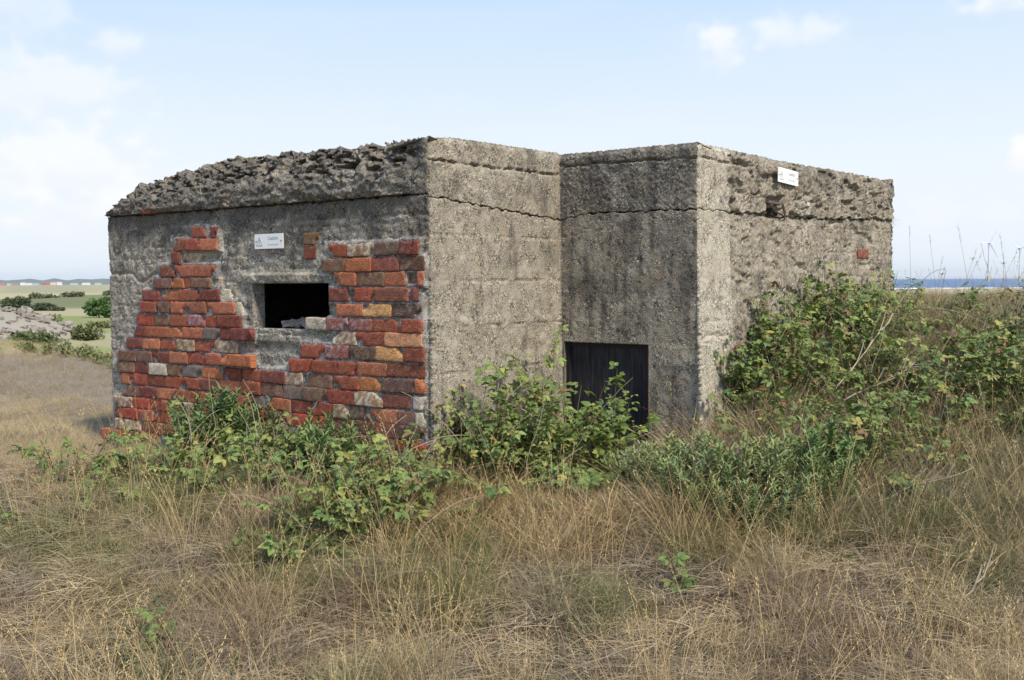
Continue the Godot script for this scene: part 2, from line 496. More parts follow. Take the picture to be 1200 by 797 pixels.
func make_columns():
	var breaks := {1: [SLIT.position.x - XA, SLIT.end.x - XA], 3: [DOORWAY.position.x, DOORWAY.end.x]}
	for e in 6:
		var a: Vector2 = corners[e]
		var b: Vector2 = corners[e + 1]
		var L := a.distance_to(b)
		var step: float = [0.05, 0.0095, 0.0095, 0.0095, 0.011, 0.12][e]
		var stops := [0.0]
		stops.append_array(breaks.get(e, []))
		stops.append(L)
		var ds := []
		for k in stops.size() - 1:
			var n := maxi(1, roundi((stops[k + 1] - stops[k]) / step))
			for q in n: ds.append(lerpf(stops[k], stops[k + 1], q / float(n)))
		var dir := (b - a) / L
		var nrm := Vector2(-dir.y, dir.x)
		var prev: Vector2 = corners[(e + 5) % 6]
		var pdir := (a - prev).normalized()
		var pn := Vector2(-pdir.y, pdir.x)
		for d in ds:
			var off := nrm
			if d == 0.0: off = nrm + pn
			cols.append([e, d, a + dir * d, off, minf(d, L - d)])
	cols.append([5, corners[5].distance_to(corners[6]), corners[0], Vector2(-1, -1), 0.0])

func brick_cover(x: float, y: float) -> bool:
	return brick_mask.get(Vector2i(floori(x * 100.0), floori(y * 100.0)), 0) == 2

func mark_bricks():
	for b in BRICKS:
		if String(b[4]).ends_with("-"): continue
		for i in range(floori((b[0] - 12) / 10.0), ceili((b[1] + 12) / 10.0)):
			for j in range(floori((b[2] - 12) / 10.0), ceili((b[3] + 12) / 10.0)):
				brick_mask[Vector2i(i, j)] = 2
		for i in range(floori((b[0] - 60) / 10.0), ceili((b[1] + 70) / 10.0)):
			for j in range(floori((b[2] - 20) / 10.0), ceili((b[3] + 30) / 10.0)):
				if not brick_mask.has(Vector2i(i, j)): brick_mask[Vector2i(i, j)] = 1

func groove(y: float, at: float, w: float) -> float:
	return maxf(0.0, 1.0 - absf(y - at) / w)

# how far the wall face stands out from its plane
func wall_disp(e: int, p: Vector2, y: float, near: float) -> float:
	var s: float = p.x if e == 1 or e == 3 else p.y
	var q := Vector3(p.x, y, p.y)
	var fine := n1.get_noise_3d(q.x * 700.0, q.y * 700.0, q.z * 700.0)
	var mid := n2.get_noise_3d(q.x * 130.0, q.y * 130.0, q.z * 130.0)
	var d := 0.0025 * fine + 0.0025 * mid
	if e == 1:
		d += 0.003 * fine + 0.006 * mid
		if brick_cover(s, y):
			d = 0.0195 + 0.005 * fine + 0.004 * mid
		else:
			# courses of lost bricks printed in the concrete
			var course := fposmod(y - 0.012 * mid, 0.0735) / 0.0735
			var mask := sm(-0.15, 0.2, n2.get_noise_2d(s * 60.0, y * 60.0 + 70.0))
			if y < 1.86:
				d -= 0.010 * mask * maxf(0.0, 1.0 - absf(course - 0.5) / 0.11)
				var row := floorf((y - 0.012 * mid) / 0.0735)
				var perp := fposmod(s + 0.055 * fmod(row, 2.0) + 0.02 * sin(row * 7.0), 0.19) / 0.19
				d -= 0.007 * mask * maxf(0.0, 1.0 - absf(perp - 0.5) / 0.05)
			d += 0.016 * sm(1.490, 1.500, y) * sm(1.552, 1.545, y) * sm(-1.47, -1.45, s) * sm(-0.70, -0.73, s)       # lintel
			d += 0.012 * sm(1.16, 1.17, y) * sm(1.25, 1.24, y) * sm(-1.40, -1.38, s) * sm(-0.78, -0.8, s)               # sill
			d -= 0.012 * groove(y, 1.838 + 0.01 * mid, 0.012) * sm(-1.4, -1.2, s)
			d -= 0.02 * groove(y, 1.565 + 0.012 * mid - 0.05 * sm(-2.6, -2.5, s) * sm(-2.3, -2.5, s), 0.014) * sm(-2.1, -2.3, s)  # crack at the left
		var open := SLIT.grow(0.03)
		if open.has_point(Vector2(s, y)): d = maxf(d, 0.0)
	elif e == 2:
		d += 0.003 * (fposmod(sin(floorf((y - 1.735) / 0.233) * 41.3) * 917.3, 1.0) - 0.5)
		for k in 4:
			d -= 0.011 * groove(y, 1.735 - 0.233 * k + 0.003 * fine, 0.0085) * clampf(0.6 + n2.get_noise_2d(s * 40.0, k * 55.0) * 2.5, 0.0, 1.0)
		d -= 0.004 * groove(s, -1.035, 0.011)
		d += 0.004 * sm(1.24, 1.27, y) * sm(1.33, 1.30, y) * clampf(0.6 + 2.0 * mid, 0.0, 1.0)
		d += 0.035 * sm(1.9, 0.4, y)
	elif e == 3:
		d -= 0.005 * sm(0.35, 0.6, n2.get_noise_2d(s * 200.0 + 40.0, y * 200.0))
		d += 0.004 * sm(0.6, 0.63, s) * sm(1.02, 1.05, y) * sm(1.16, 1.14, y)
		if Rect2(0.0, 0.0, 0.62, 1.18).has_point(Vector2(s, y)): d = maxf(d, 0.0)
	elif e == 4:
		d -= 0.03 * sm(-1.90, -1.93, s) * sm(-2.17, -2.14, s) * sm(1.855, 1.865, y)
		var strip := sm(-1.455, -1.467, s)               # the wall beyond the pale form edge is rougher and stands back
		d -= strip * 0.014
		d += strip * (0.003 * fine + 0.008 * mid - 0.016 * sm(0.18, 0.42, n2.get_noise_2d(s * 26.0, y * 60.0 + 30.0)) - 0.006 * sm(0.42, 0.6, n2.get_noise_2d(s * 90.0, y * 140.0 + 30.0)))
		for k in 6:
			d -= 0.006 * groove(y, 1.738 - 0.115 * k + 0.004 * mid, 0.012) * clampf(0.3 + 3.0 * n2.get_noise_2d(s * 40.0, k * 77.0), 0.0, 1.0)
		d -= 0.012 * groove(y, 1.20 + 0.03 * mid, 0.013) * sm(-1.5, -1.4, s)
		if s < -2.7:
			var course := fposmod(y + 0.01 * mid, 0.078) / 0.078
			d -= 0.006 * maxf(0.0, 1.0 - absf(course - 0.5) / 0.12)
		d -= 0.010 * groove(s, -2.6 + 0.02 * mid, 0.012) * sm(1.5, 1.6, y)
		d -= 0.014 * strip * groove(n2.get_noise_2d(s * 14.0 + 15.0, y * 30.0), 0.0, 0.03)   # wandering cracks
	if e != 3 and e != 2 or near < 0.02:
		d -= 0.016 * pow(maxf(0.0, 1.0 - near / 0.022), 2.0) * (0.6 + 0.8 * fine) * (0.0 if (e == 2 and p.y < -0.9) or (e == 3 and p.x < 0.3) else 1.0)
	if e == 4 or e == 3: d += 0.045 * sm(1.9, 0.5, y) * (1.0 if e == 4 else 0.0)
	return d

# how far the edge of the roof slab stands out
func slab_disp(e: int, p: Vector2, y: float, h: float, near: float) -> float:
	var q := Vector3(p.x, y, p.y)
	var fine := n1.get_noise_3d(q.x * 700.0, q.y * 700.0, q.z * 700.0)
	var mid := n2.get_noise_3d(q.x * 130.0, q.y * 130.0, q.z * 130.0)
	var d := 0.004 * fine + 0.005 * mid
	if e == 1:
		var er := sm(0.0, -0.28, p.x)
		var lump := n2.get_noise_3d(q.x * 75.0, q.y * 160.0, 7.0)
		var lump2 := n1.get_noise_3d(q.x * 190.0, q.y * 260.0, 17.0)
		var ledge := h * 2.7 + 1.1 * lump + 0.8 * n2.get_noise_2d(p.x * 40.0, 5.0)
		var stepf := floorf(ledge) + sm(0.0, 0.5, fposmod(ledge, 1.0))
		var shelf := sm(0.30, 0.62, h + 0.25 * lump)
		var rough := 0.030 - 0.052 * maxf(stepf - 1.0, 0.0) * shelf + (0.018 + 0.026 * shelf) * lump + 0.012 * lump2 + 0.004 * fine
		rough -= 0.035 * sm(0.12, 0.0, h) * (0.5 + lump2)
		rough -= 0.075 * shelf * sm(0.15, 0.4, n2.get_noise_3d(q.x * 90.0, q.y * 240.0, 33.0))
		d = lerpf(d + 0.008 * mid, rough, er)
		d = maxf(d, lerpf(-1.0, -0.07, sm(-2.5, -2.8, p.x)))
		d += 0.012 * er * (1.0 - h)
		d -= 0.025 * sm(-2.70, -2.86, p.x)
	elif e == 0:
		d += 0.03 * mid + 0.015 * fine - 0.06 * h - 0.025 * sm(0.3, 0.0, absf(p.y))
	else:
		var c2 := 2.10 if e == 2 else (poly([[0.0, 2.148], [0.5, 2.145], [0.88, 2.133]], p.x) if e == 3 else 2.137)
		c2 += 0.007 * n1.get_noise_2d(p.x * 260.0, p.y * 260.0) + 0.010 * n2.get_noise_2d(p.x * 30.0, p.y * 30.0 + 9.0)
		var strength := 1.0
		if e == 4: strength = sm(-2.0, -1.4, p.y)
		d -= 0.034 * groove(y, c2, 0.0075) * strength * clampf(0.75 + 2.5 * mid, 0.2, 1.0)
		if e == 4:
			d -= 0.035 * sm(-1.90, -1.93, p.y) * sm(-2.17, -2.12, p.y) * sm(1.985 - 0.25 * (p.y + 1.9), 1.965 - 0.25 * (p.y + 1.9), y + 0.2 * (-p.y - 1.9))
			var strip := sm(-1.40, -1.47, p.y)
			d += strip * (0.005 * fine + 0.010 * mid - 0.022 * sm(0.12, 0.42, n2.get_noise_2d(p.y * 30.0, y * 90.0)) - 0.012 * sm(0.4, 0.6, n2.get_noise_2d(p.y * 110.0, y * 170.0)))
			d -= 0.02 * sm(0.75, 1.0, h) * (0.5 + mid)
			d -= 0.016 * strip * groove(n2.get_noise_2d(p.y * 14.0 + 15.0, y * 30.0), 0.0, 0.035)
		if e == 3: d += 0.004 * fine
		if e == 2: d -= 0.05 * sm(-0.10, 0.0, p.y) * sm(0.55, 1.0, h)
	d -= 0.018 * pow(maxf(0.0, 1.0 - near / 0.022), 2.0) * (0.6 + 0.8 * fine) * (0.0 if (e == 2 and p.y < -0.9) or (e == 3 and p.x < 0.3) else 1.0)
	return d

# colour of the concrete itself: cement, lichen, stains
func concrete_color(e: int, p: Vector2, y: float, slab: bool) -> Color:
	var q := Vector3(p.x, y, p.y)
	var a := n2.get_noise_3d(q.x * 45.0, q.y * 45.0, q.z * 45.0)
	var b := n1.get_noise_3d(q.x * 160.0, q.y * 160.0, q.z * 160.0)
	var c := n1.get_noise_3d(q.x * 620.0, q.y * 620.0, q.z * 620.0)
	var streak := n2.get_noise_3d(q.x * 170.0, q.y * 14.0, q.z * 170.0)
	var cement := Color(0.57, 0.51, 0.42)
	var pale := Color(0.83, 0.765, 0.65)
	var dark := Color(0.195, 0.180, 0.166)
	var lich := 0.0                                   # share of dark lichen crust
	if e == 1:
		cement = Color(0.66, 0.60, 0.51)
		lich = 0.20 + 0.9 * a + 0.35 * b
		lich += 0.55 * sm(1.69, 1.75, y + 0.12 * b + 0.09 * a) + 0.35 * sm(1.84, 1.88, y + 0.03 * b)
		lich += 0.4 * sm(-0.09, -0.03, p.x + 0.02 * b)
		if not slab and y < 1.85:                       # each course and block of lost facing left its own tone
			var row := floorf((y + 0.004 * b) / 0.0735)
			var blk := floorf((p.x + 0.055 * fmod(row, 2.0) + 0.02 * sin(row * 7.0)) / 0.19)
			lich -= 0.75 * fposmod(sin(row * 12.9 + blk * 78.2) * 437.5, 1.0) - 0.22
		lich -= 0.45 * sm(-2.35, -2.45, p.x) * sm(1.58, 1.52, y)
		if slab: lich = 0.92 + 0.7 * a + 0.6 * b + 0.3 * c
	elif e == 2:
		lich = -0.05 + 0.5 * a + 0.25 * b + 0.5 * maxf(0.0, streak) 
		if slab: lich += 0.24 + 0.3 * a
		lich -= 0.5 * sm(1.33, 1.29, y + 0.03 * a) * sm(1.20, 1.25, y + 0.04 * b)
	elif e == 3:
		lich = 0.54 + 0.6 * a + 0.35 * b + 0.55 * streak
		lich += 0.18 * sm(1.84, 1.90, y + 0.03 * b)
		lich -= 0.9 * sm(0.60, 0.63, p.x + 0.02 * b) * sm(1.0, 1.05, y + 0.03 * a) * sm(1.17, 1.13, y + 0.04 * b)
	elif e == 4:
		lich = 0.10 + 0.55 * a + 0.4 * b + 0.35 * maxf(0.0, streak)
		if slab: lich += 0.22
		if p.y > -1.462:
			lich -= 0.30
			cement = pale
	else:
		lich = 0.4 + 0.5 * a
	if e >= 2 and e <= 4 and not slab:                   # every shutter board left its own tone
		var board := floorf((y - 1.735 + 0.003 * b) / (0.233 if e == 2 else (0.31 if e == 3 else 0.115)))
		lich += 0.20 * (fposmod(sin(board * 41.3 + e * 17.0) * 917.3, 1.0) - 0.5)
	if e >= 2:                                           # rain streaks and lichen islands
		lich += (0.24 if e == 2 else 0.38) * sm(0.18, 0.42, streak) + 0.40 * sm(0.22, 0.40, n2.get_noise_3d(q.x * 22.0 + 9.0, q.y * 22.0, q.z * 22.0)) - 0.15
	lich = clampf(lich + 0.24 * c, 0.0, 1.0)
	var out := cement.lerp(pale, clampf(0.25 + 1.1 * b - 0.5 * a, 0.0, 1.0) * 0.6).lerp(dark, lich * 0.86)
	out = out.lerp(Color(0.50, 0.40, 0.27), clampf(0.9 * n2.get_noise_3d(q.x * 70.0 + 50.0, q.y * 70.0, q.z * 70.0) - 0.12, 0.0, 0.35))
	if e == 4 and absf(p.y + 2.495 + 0.004 * b) < 0.011 and y > 1.75 and y < 2.04: out = out.lerp(Color(0.92, 0.90, 0.86), 0.75)   # run of lime
	if e == 1 and not slab and brick_mask.has(Vector2i(floori(p.x * 100.0), floori(y * 100.0))):
		if brick_cover(p.x, y):
			out = Color(0.38, 0.365, 0.365).lerp(Color(0.70, 0.68, 0.65), clampf(0.25 + 1.6 * b + 0.6 * c, 0.0, 1.0))
		else:                                         # smears of old mortar where bricks fell away
			out = out.lerp(Color(0.88, 0.86, 0.82), sm(0.08, 0.3, b + 0.4 * c) * 0.65)
	return out

func build_pillbox():
	pillbox = thing("pillbox", ORIGIN, "squat derelict concrete pillbox with crumbling red brick facing", "pillbox")
	pillbox.rotation.y = -TH
	mark_bricks()
	make_columns()
	var W := cols.size()
	# walls
	var ys := []
	for s in [[Y0, 1.151], [1.151, 1.243], [1.243, 1.496], [1.496, 1.80]]:
		var n := maxi(1, roundi((s[1] - s[0]) / 0.0082))
		for k in n: ys.append(lerpf(s[0], s[1], k / float(n)))
	var fixed: int = ys.size()
	var rest := 17
	var H: int = fixed + rest + 2
	var v := PackedVector3Array()
	var c := PackedColorArray()
	v.resize(W * H); c.resize(W * H)
	for i in W:
		var col: Array = cols[i]
		var e: int = col[0]
		var p: Vector2 = col[2]
		var seam := seam_y(e, p) - 0.0008 - 0.012 * maxf(0.0, n1.get_noise_2d(p.x * 170.0 + 9.0, p.y * 170.0) + 0.12)
		for j in H:
			var y: float = ys[j] if j < fixed else lerpf(1.80, seam, minf(1.0, (j - fixed) / float(rest - 1)))
			var d := wall_disp(e, p, y, col[4])
			if j >= fixed + rest: d -= [0.03, 0.12][j - fixed - rest]
			var o: Vector2 = p + col[3] * d
			v[i * H + j] = Vector3(o.x, y, o.y)
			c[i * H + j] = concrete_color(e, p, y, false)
	var slit_hole := SLIT.grow(0.002)
	var door_hole := DOORWAY.grow(0.002)
	var keep := func(i: int, j: int) -> bool:
		var e: int = cols[i][0]
		if e != 1 and e != 3: return true
		if i + 1 >= W or cols[i + 1][0] != e: return true
		if j + 1 >= fixed: return true
		var x: float = (cols[i][2].x + cols[i + 1][2].x) * 0.5
		var y: float = (ys[j] + ys[j + 1]) * 0.5
		return not (slit_hole if e == 1 else door_hole).has_point(Vector2(x, y))
	put("wall", grid(v, c, null, W, H, keep), M.concrete, pillbox)
	# roof slab with eroded edge
	var SH := 52
	var cap := 4
	var sh := SH + cap + 2
	v = PackedVector3Array(); c = PackedColorArray()
	v.resize(W * sh); c.resize(W * sh)
	for i in W:
		var col: Array = cols[i]
		var e: int = col[0]
		var p: Vector2 = col[2]
		var low := seam_y(e, p) + 0.0008 + 0.012 * maxf(0.0, n1.get_noise_2d(p.x * 170.0 + 70.0, p.y * 170.0) + 0.05)
		var top := top_y(e, p)
		for j in sh:
			var k := clampi(j - 2, 0, SH - 1)
			var h := k / float(SH - 1)
			var y := lerpf(low, top, h)
			if e == 1: y += 0.018 * n2.get_noise_3d(p.x * 150.0, y * 150.0, 3.0) * sm(0.0, 0.2, h) * sm(0.0, -0.2, p.x)
			var d := slab_disp(e, p, y, h, col[4])
			if j == 0: d -= 0.14
			elif j == 1: d -= 0.02
			if j >= SH + 2:
				var u := j - SH - 1
				d -= [0.0, 0.012, 0.05, 0.12, 0.25][u]
				y += [0.0, 0.004, -0.004, -0.012, -0.03][u]
			elif e != 0 and e != 5: d -= 0.010 * sm(0.93, 1.0, h)
			var o: Vector2 = p + col[3] * d
			v[i * sh + j] = Vector3(o.x, y, o.y)
			c[i * sh + j] = concrete_color(e, p, y, true)
	var slab := put("roof_slab", grid(v, c, null, W, sh), M.concrete, pillbox)
	var rt := Bag.new()
	var tone := Color(0.5, 0.46, 0.4)
	var pa := Vector3(XA + 0.2, 1.97, -0.2)
	var pb := Vector3(-0.2, 2.165, -0.2)
	var pc := Vector3(-0.2, 2.165, ZC - 0.2)
	var pd := Vector3(XD - 0.2, 2.165, ZC - 0.2)
	var pe := Vector3(XD - 0.2, 2.13, ZE + 0.2)
	var pf := Vector3(XA + 0.2, 2.0, ZE + 0.2)
	var pg := Vector3(XA + 0.2, 2.0, ZC - 0.2)
	rt.quad(pa, pb, pc, pg, tone)
	rt.quad(pg, pc, Vector3(-0.2, 2.15, ZE + 0.2), pf, tone)
	rt.quad(pc, pd, pe, Vector3(-0.2, 2.15, ZE + 0.2), tone)
	put("roof_top", rt.mesh(), M.concrete, slab)
	# embrasure: tunnel through the thick wall and the room behind it
	var t := Bag.new()
	var tc := Color(0.55, 0.52, 0.46)
	var x0 := SLIT.position.x - 0.003
	var x1 := SLIT.end.x + 0.003
	var y0 := SLIT.position.y - 0.003
	var y1 := SLIT.end.y + 0.003
	var zi := -0.075
	var xi0 := x0 + 0.012
	var xi1 := x1 - 0.012
	t.quad(Vector3(x0, y0, 0.004), Vector3(x0, y1, 0.004), Vector3(xi0, y1, zi), Vector3(xi0, y0, zi), tc)
	t.quad(Vector3(x1, y0, 0.004), Vector3(xi1, y0, zi), Vector3(xi1, y1, zi), Vector3(x1, y1, 0.004), tc)
	t.quad(Vector3(x0, y0, 0.010), Vector3(xi0, y0, zi), Vector3(xi1, y0, zi), Vector3(x1, y0, 0.010), tc)
	t.quad(Vector3(x0, y1, 0.010), Vector3(x1, y1, 0.010), Vector3(xi1, y1, zi), Vector3(xi0, y1, zi), tc)
	put("embrasure", t.mesh(), M.concrete, pillbox)
	var rm := Bag.new()                                 # inner faces of the thick walls, round the room
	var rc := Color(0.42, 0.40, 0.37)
	var a0 := XA + 0.42
	var a1 := -0.30
	var b0 := ZE + 0.42
	rm.quad(Vector3(a0, 0.3, zi), Vector3(a0, 1.85, zi), Vector3(a0, 1.85, b0), Vector3(a0, 0.3, b0), rc)
	rm.quad(Vector3(a1, 0.3, zi), Vector3(a1, 1.85, zi), Vector3(a1, 1.85, b0), Vector3(a1, 0.3, b0), rc)
	rm.quad(Vector3(a0, 0.3, b0), Vector3(a0, 1.85, b0), Vector3(a1, 1.85, b0), Vector3(a1, 0.3, b0), rc)
	rm.quad(Vector3(a0, 1.85, zi), Vector3(a1, 1.85, zi), Vector3(a1, 1.85, b0), Vector3(a0, 1.85, b0), rc)
	rm.quad(Vector3(a0, 0.52, zi), Vector3(a1, 0.52, zi), Vector3(a1, 0.52, b0), Vector3(a0, 0.52, b0), rc)
	rm.quad(Vector3(a0, 0.3, zi), Vector3(xi0, 0.3, zi), Vector3(xi0, 1.85, zi), Vector3(a0, 1.85, zi), rc)
	rm.quad(Vector3(xi1, 0.3, zi), Vector3(a1, 0.3, zi), Vector3(a1, 1.85, zi), Vector3(xi1, 1.85, zi), rc)
	rm.quad(Vector3(xi0, 0.3, zi), Vector3(xi1, 0.3, zi), Vector3(xi1, y0, zi), Vector3(xi0, y0, zi), rc)
	rm.quad(Vector3(xi0, y1, zi), Vector3(xi1, y1, zi), Vector3(xi1, 1.85, zi), Vector3(xi0, 1.85, zi), rc)
	put("inner_wall", rm.mesh(), M.concrete, pillbox)
	build_bricks()
	build_door()
	build_wall_hole()

# ---------------------------------------------------------------- bricks
const TONES := {
	"r": [0.43, 0.130, 0.082], "R": [0.52, 0.120, 0.072], "o": [0.50, 0.175, 0.102], "O": [0.60, 0.215, 0.118], "y": [0.80, 0.42, 0.20], "d": [0.28, 0.092, 0.068],
	"p": [0.31, 0.120, 0.092], "b": [0.29, 0.150, 0.100], "k": [0.185, 0.105, 0.082], "c": [0.45, 0.27, 0.155], "g": [0.28, 0.23, 0.20], "w": [0.66, 0.55, 0.42], "v": [0.42, 0.15, 0.11]}

func brick_mesh(L: float, Hh: float, tone: String, deep: float, sd: int) -> ArrayMesh:
	rng.seed = sd * 7919 + 13
	var nx := maxi(3, roundi(L / 0.019))
	var ny := 4
	var us := [0.0, 0.0, 0.035 / (L / 0.11)]
	for k in range(1, nx): us.append(k / float(nx))
	us.append_array([1.0 - 0.035 / (L / 0.11), 1.0, 1.0])
	var vs := [0.0, 0.0, 0.06]
	for k in range(1, ny): vs.append(k / float(ny))
	vs.append_array([0.94, 1.0, 1.0])
	var W := us.size()
	var H := vs.size()
	var v := PackedVector3Array()
	var c := PackedColorArray()
	var uv := PackedVector2Array()
	var t: Array = TONES[tone]
	var jit := rng.randf_range(0.86, 1.07)
	var base := Color(t[0] * jit, t[1] * jit * rng.randf_range(0.9, 1.12), t[2] * jit * rng.randf_range(0.88, 1.15))
	var second: Color = Color(0.30, 0.26, 0.22) if rng.randf() < 0.5 else Color(0.58, 0.26, 0.13)
	var crust := 0.14
	if tone in ["c", "w"]:
		second = Color(0.74, 0.66, 0.52)
		crust = 0.75
	elif tone == "v":
		second = Color(0.50, 0.44, 0.54)
		crust = 0.45
	elif tone in ["k", "b"]:
		second = Color(0.30, 0.24, 0.18)
		crust = 0.5
	var o := rng.randf() * 900.0
	var ro := Vector2(rng.randf(), rng.randf())
	var chip := Vector2(rng.randi_range(0, 1), rng.randi_range(0, 1))
	var chips := rng.randf() < 0.55
	var tilt := Vector2(rng.randf_range(-0.03, 0.03), rng.randf_range(-0.06, 0.06))
	var skew := rng.randf_range(-0.02, 0.02)
	for i in W:
		for j in H:
			var x: float = (us[i] - 0.5) * L
			var y: float = (vs[j] - 0.5) * Hh
			var edge := (i <= 1 or i >= W - 2) or (j <= 1 or j >= H - 2)
			var f := n1.get_noise_3d(x * 900.0 + o, y * 900.0, o)
			var m := n2.get_noise_3d(x * 260.0 + o, y * 260.0, o)
			var z := 0.0028 * f + 0.0035 * m + x * tilt.x + y * tilt.y
			if edge: z -= 0.0035 + 0.004 * f
			if chips:
				var cd := Vector2(us[i] - chip.x, (vs[j] - chip.y) * 0.5).length()
				z -= 0.030 * sm(0.28, 0.10, cd + 0.06 * m)
			if i == 0 or i == W - 1 or j == 0 or j == H - 1: z = -deep
			var xx := x
			var yy := y + x * skew
			if edge:
				xx += 0.006 * n1.get_noise_2d(y * 700.0 + o, 3.0 + x) * (1.0 if i <= 1 or i >= W - 2 else 0.0)
				yy += 0.005 * n1.get_noise_2d(x * 600.0 + o, 9.0 + y) * (1.0 if j <= 1 or j >= H - 2 else 0.0)
				if (i <= 1 or i >= W - 2) and (j <= 1 or j >= H - 2):
					xx *= 0.982
					yy *= 0.95
			v.append(Vector3(xx, yy, z))
			var k := clampf((n2.get_noise_3d(x * 330.0 + o, y * 330.0 + 60.0, o) + 0.35 * f) * 2.2 + crust - 0.45, 0.0, 1.0) * minf(1.0, crust + 0.35)
			var cc := base.lerp(second, k)
			var w := 1.0 + 0.35 * f
			c.append(Color(cc.r * w, cc.g * w, cc.b * w))
			uv.append(Vector2(x, y) * 2.6 + ro + (Vector2(0.05, 0.03) if edge else Vector2.ZERO))
	return grid(v, c, uv, W, H)

func build_bricks():
	var k := 0
	for b in BRICKS:
		k += 1
		var code := String(b[4])
		var L: float = (b[1] - b[0]) * 0.001
		var h: float = (b[3] - b[2]) * 0.001
		rng.seed = k
		var proud := rng.randf_range(0.024, 0.034)
		if code.ends_with("+"): proud = 0.060
		if code.ends_with("-"): proud = 0.010
		var o := put("brick", brick_mesh(L + 0.008, h + 0.004, code[0], 0.06 + proud, k), M.brick, pillbox)
		o.position = Vector3((b[0] + b[1]) * 0.0005, (b[2] + b[3]) * 0.0005, proud)
	# one red brick still set in the far end of the side wall
	var o := put("brick", brick_mesh(0.20, 0.062, "p", 0.06, 900), M.brick, pillbox)
	o.position = Vector3(XD - 0.002, 1.672, -3.41)
	o.rotation.y = PI / 2
	o = put("brick", brick_mesh(0.10, 0.05, "r", 0.06, 901), M.brick, pillbox)   # and one in the rubble edge of the roof
	o.position = Vector3(-2.34, 1.955, 0.045)

func build_door():
	var door := Node3D.new()
	door.name = "door"
	pillbox.add_child(door, true)
	door.set_meta("label", "low black door half hidden by brambles")
	door.position = Vector3(DOORWAY.position.x, 0.3, ZC)
	var w := DOORWAY.size.x
	var h := DOORWAY.end.y - 0.3
	var dm := mat(lin(0.012, 0.013, 0.018), 0.45, false)
	var st := FastNoiseLite.new()
	st.seed = 77
	st.frequency = 0.02
	var im := Image.create_empty(256, 256, false, Image.FORMAT_RGB8)
	for i in 256:
		for j in 256:
			var s := 0.5 + 0.5 * st.get_noise_2d(i * 7.0, j * 0.7)
			var q := 0.5 + 0.5 * st.get_noise_2d(i * 2.0, j * 2.0 + 500.0)
			var t := clampf(0.010 + 0.060 * pow(s, 2.5) + 0.018 * q, 0.0, 1.0)
			var rust := clampf((q - 0.66) * 4.0, 0.0, 1.0) * 0.5
			im.set_pixel(i, j, Color(lerpf(t * 0.95, 0.09, rust), lerpf(t, 0.04, rust), lerpf(t * 1.3, 0.02, rust)).linear_to_srgb())
	dm.albedo_color = Color.WHITE
	dm.albedo_texture = ImageTexture.create_from_image(im)
	# the leaf of the door: four upright sheets with shallow seams
	var bw := (w - 0.03) / 4.0
	for k in 4:
		var v := PackedVector3Array()
		var uv := PackedVector2Array()
		var xs := [0.0, 0.0, 0.004, bw * 0.5, bw - 0.004, bw, bw]
		var yy := [0.0, 0.2, 0.4, 0.6, h - 0.02]
		for i in xs.size():
			for j in yy.size():
				var z := -0.040 + 0.004 * n2.get_noise_2d(xs[i] * 300.0 + k * 90.0, yy[j] * 200.0)
				if i <= 1 or i >= xs.size() - 2: z -= 0.003
				if i == 0 or i == xs.size() - 1: z -= 0.012
				v.append(Vector3(0.015 + bw * k + xs[i], yy[j], z))
				uv.append(Vector2((bw * k + xs[i]) * 1.7, yy[j] * 1.1))
		put("panel", grid(v, null, uv, xs.size(), yy.size()), dm, door)
	var fr := mat(lin(0.028, 0.024, 0.024), 0.6)
	var b := Bag.new()
	b.box(Vector3(-0.004, 0, -0.052), Vector3(0.020, h, -0.020), Color.WHITE)
	put("frame", b.mesh(), fr, door)
	b = Bag.new()
	b.box(Vector3(0.021, h - 0.022, -0.052), Vector3(w - 0.021, h + 0.004, -0.024), Color.WHITE)
	put("frame", b.mesh(), fr, door)
	b = Bag.new()
	b.box(Vector3(w - 0.020, 0, -0.052), Vector3(w + 0.004, h, -0.018), Color.WHITE)
	var f := put("frame", b.mesh(), mat(lin(0.085, 0.038, 0.028), 0.85), door)
	f.set_meta("label", "rusty door jamb")
	# reveal of the doorway in the concrete
	b = Bag.new()
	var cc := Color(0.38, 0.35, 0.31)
	b.quad(Vector3(-0.004, 0, 0.004), Vector3(-0.004, h, 0.004), Vector3(-0.004, h, -0.08), Vector3(-0.004, 0, -0.08), cc)
	b.quad(Vector3(w + 0.004, 0, 0.004), Vector3(w + 0.004, 0, -0.08), Vector3(w + 0.004, h, -0.08), Vector3(w + 0.004, h, 0.004), cc)
	b.quad(Vector3(-0.004, h + 0.004, 0.004), Vector3(w + 0.004, h + 0.004, 0.004), Vector3(w + 0.004, h + 0.004, -0.08), Vector3(-0.004, h + 0.004, -0.08), cc)
	var o := put("doorway", b.mesh(), M.concrete, pillbox)
	o.position = door.position

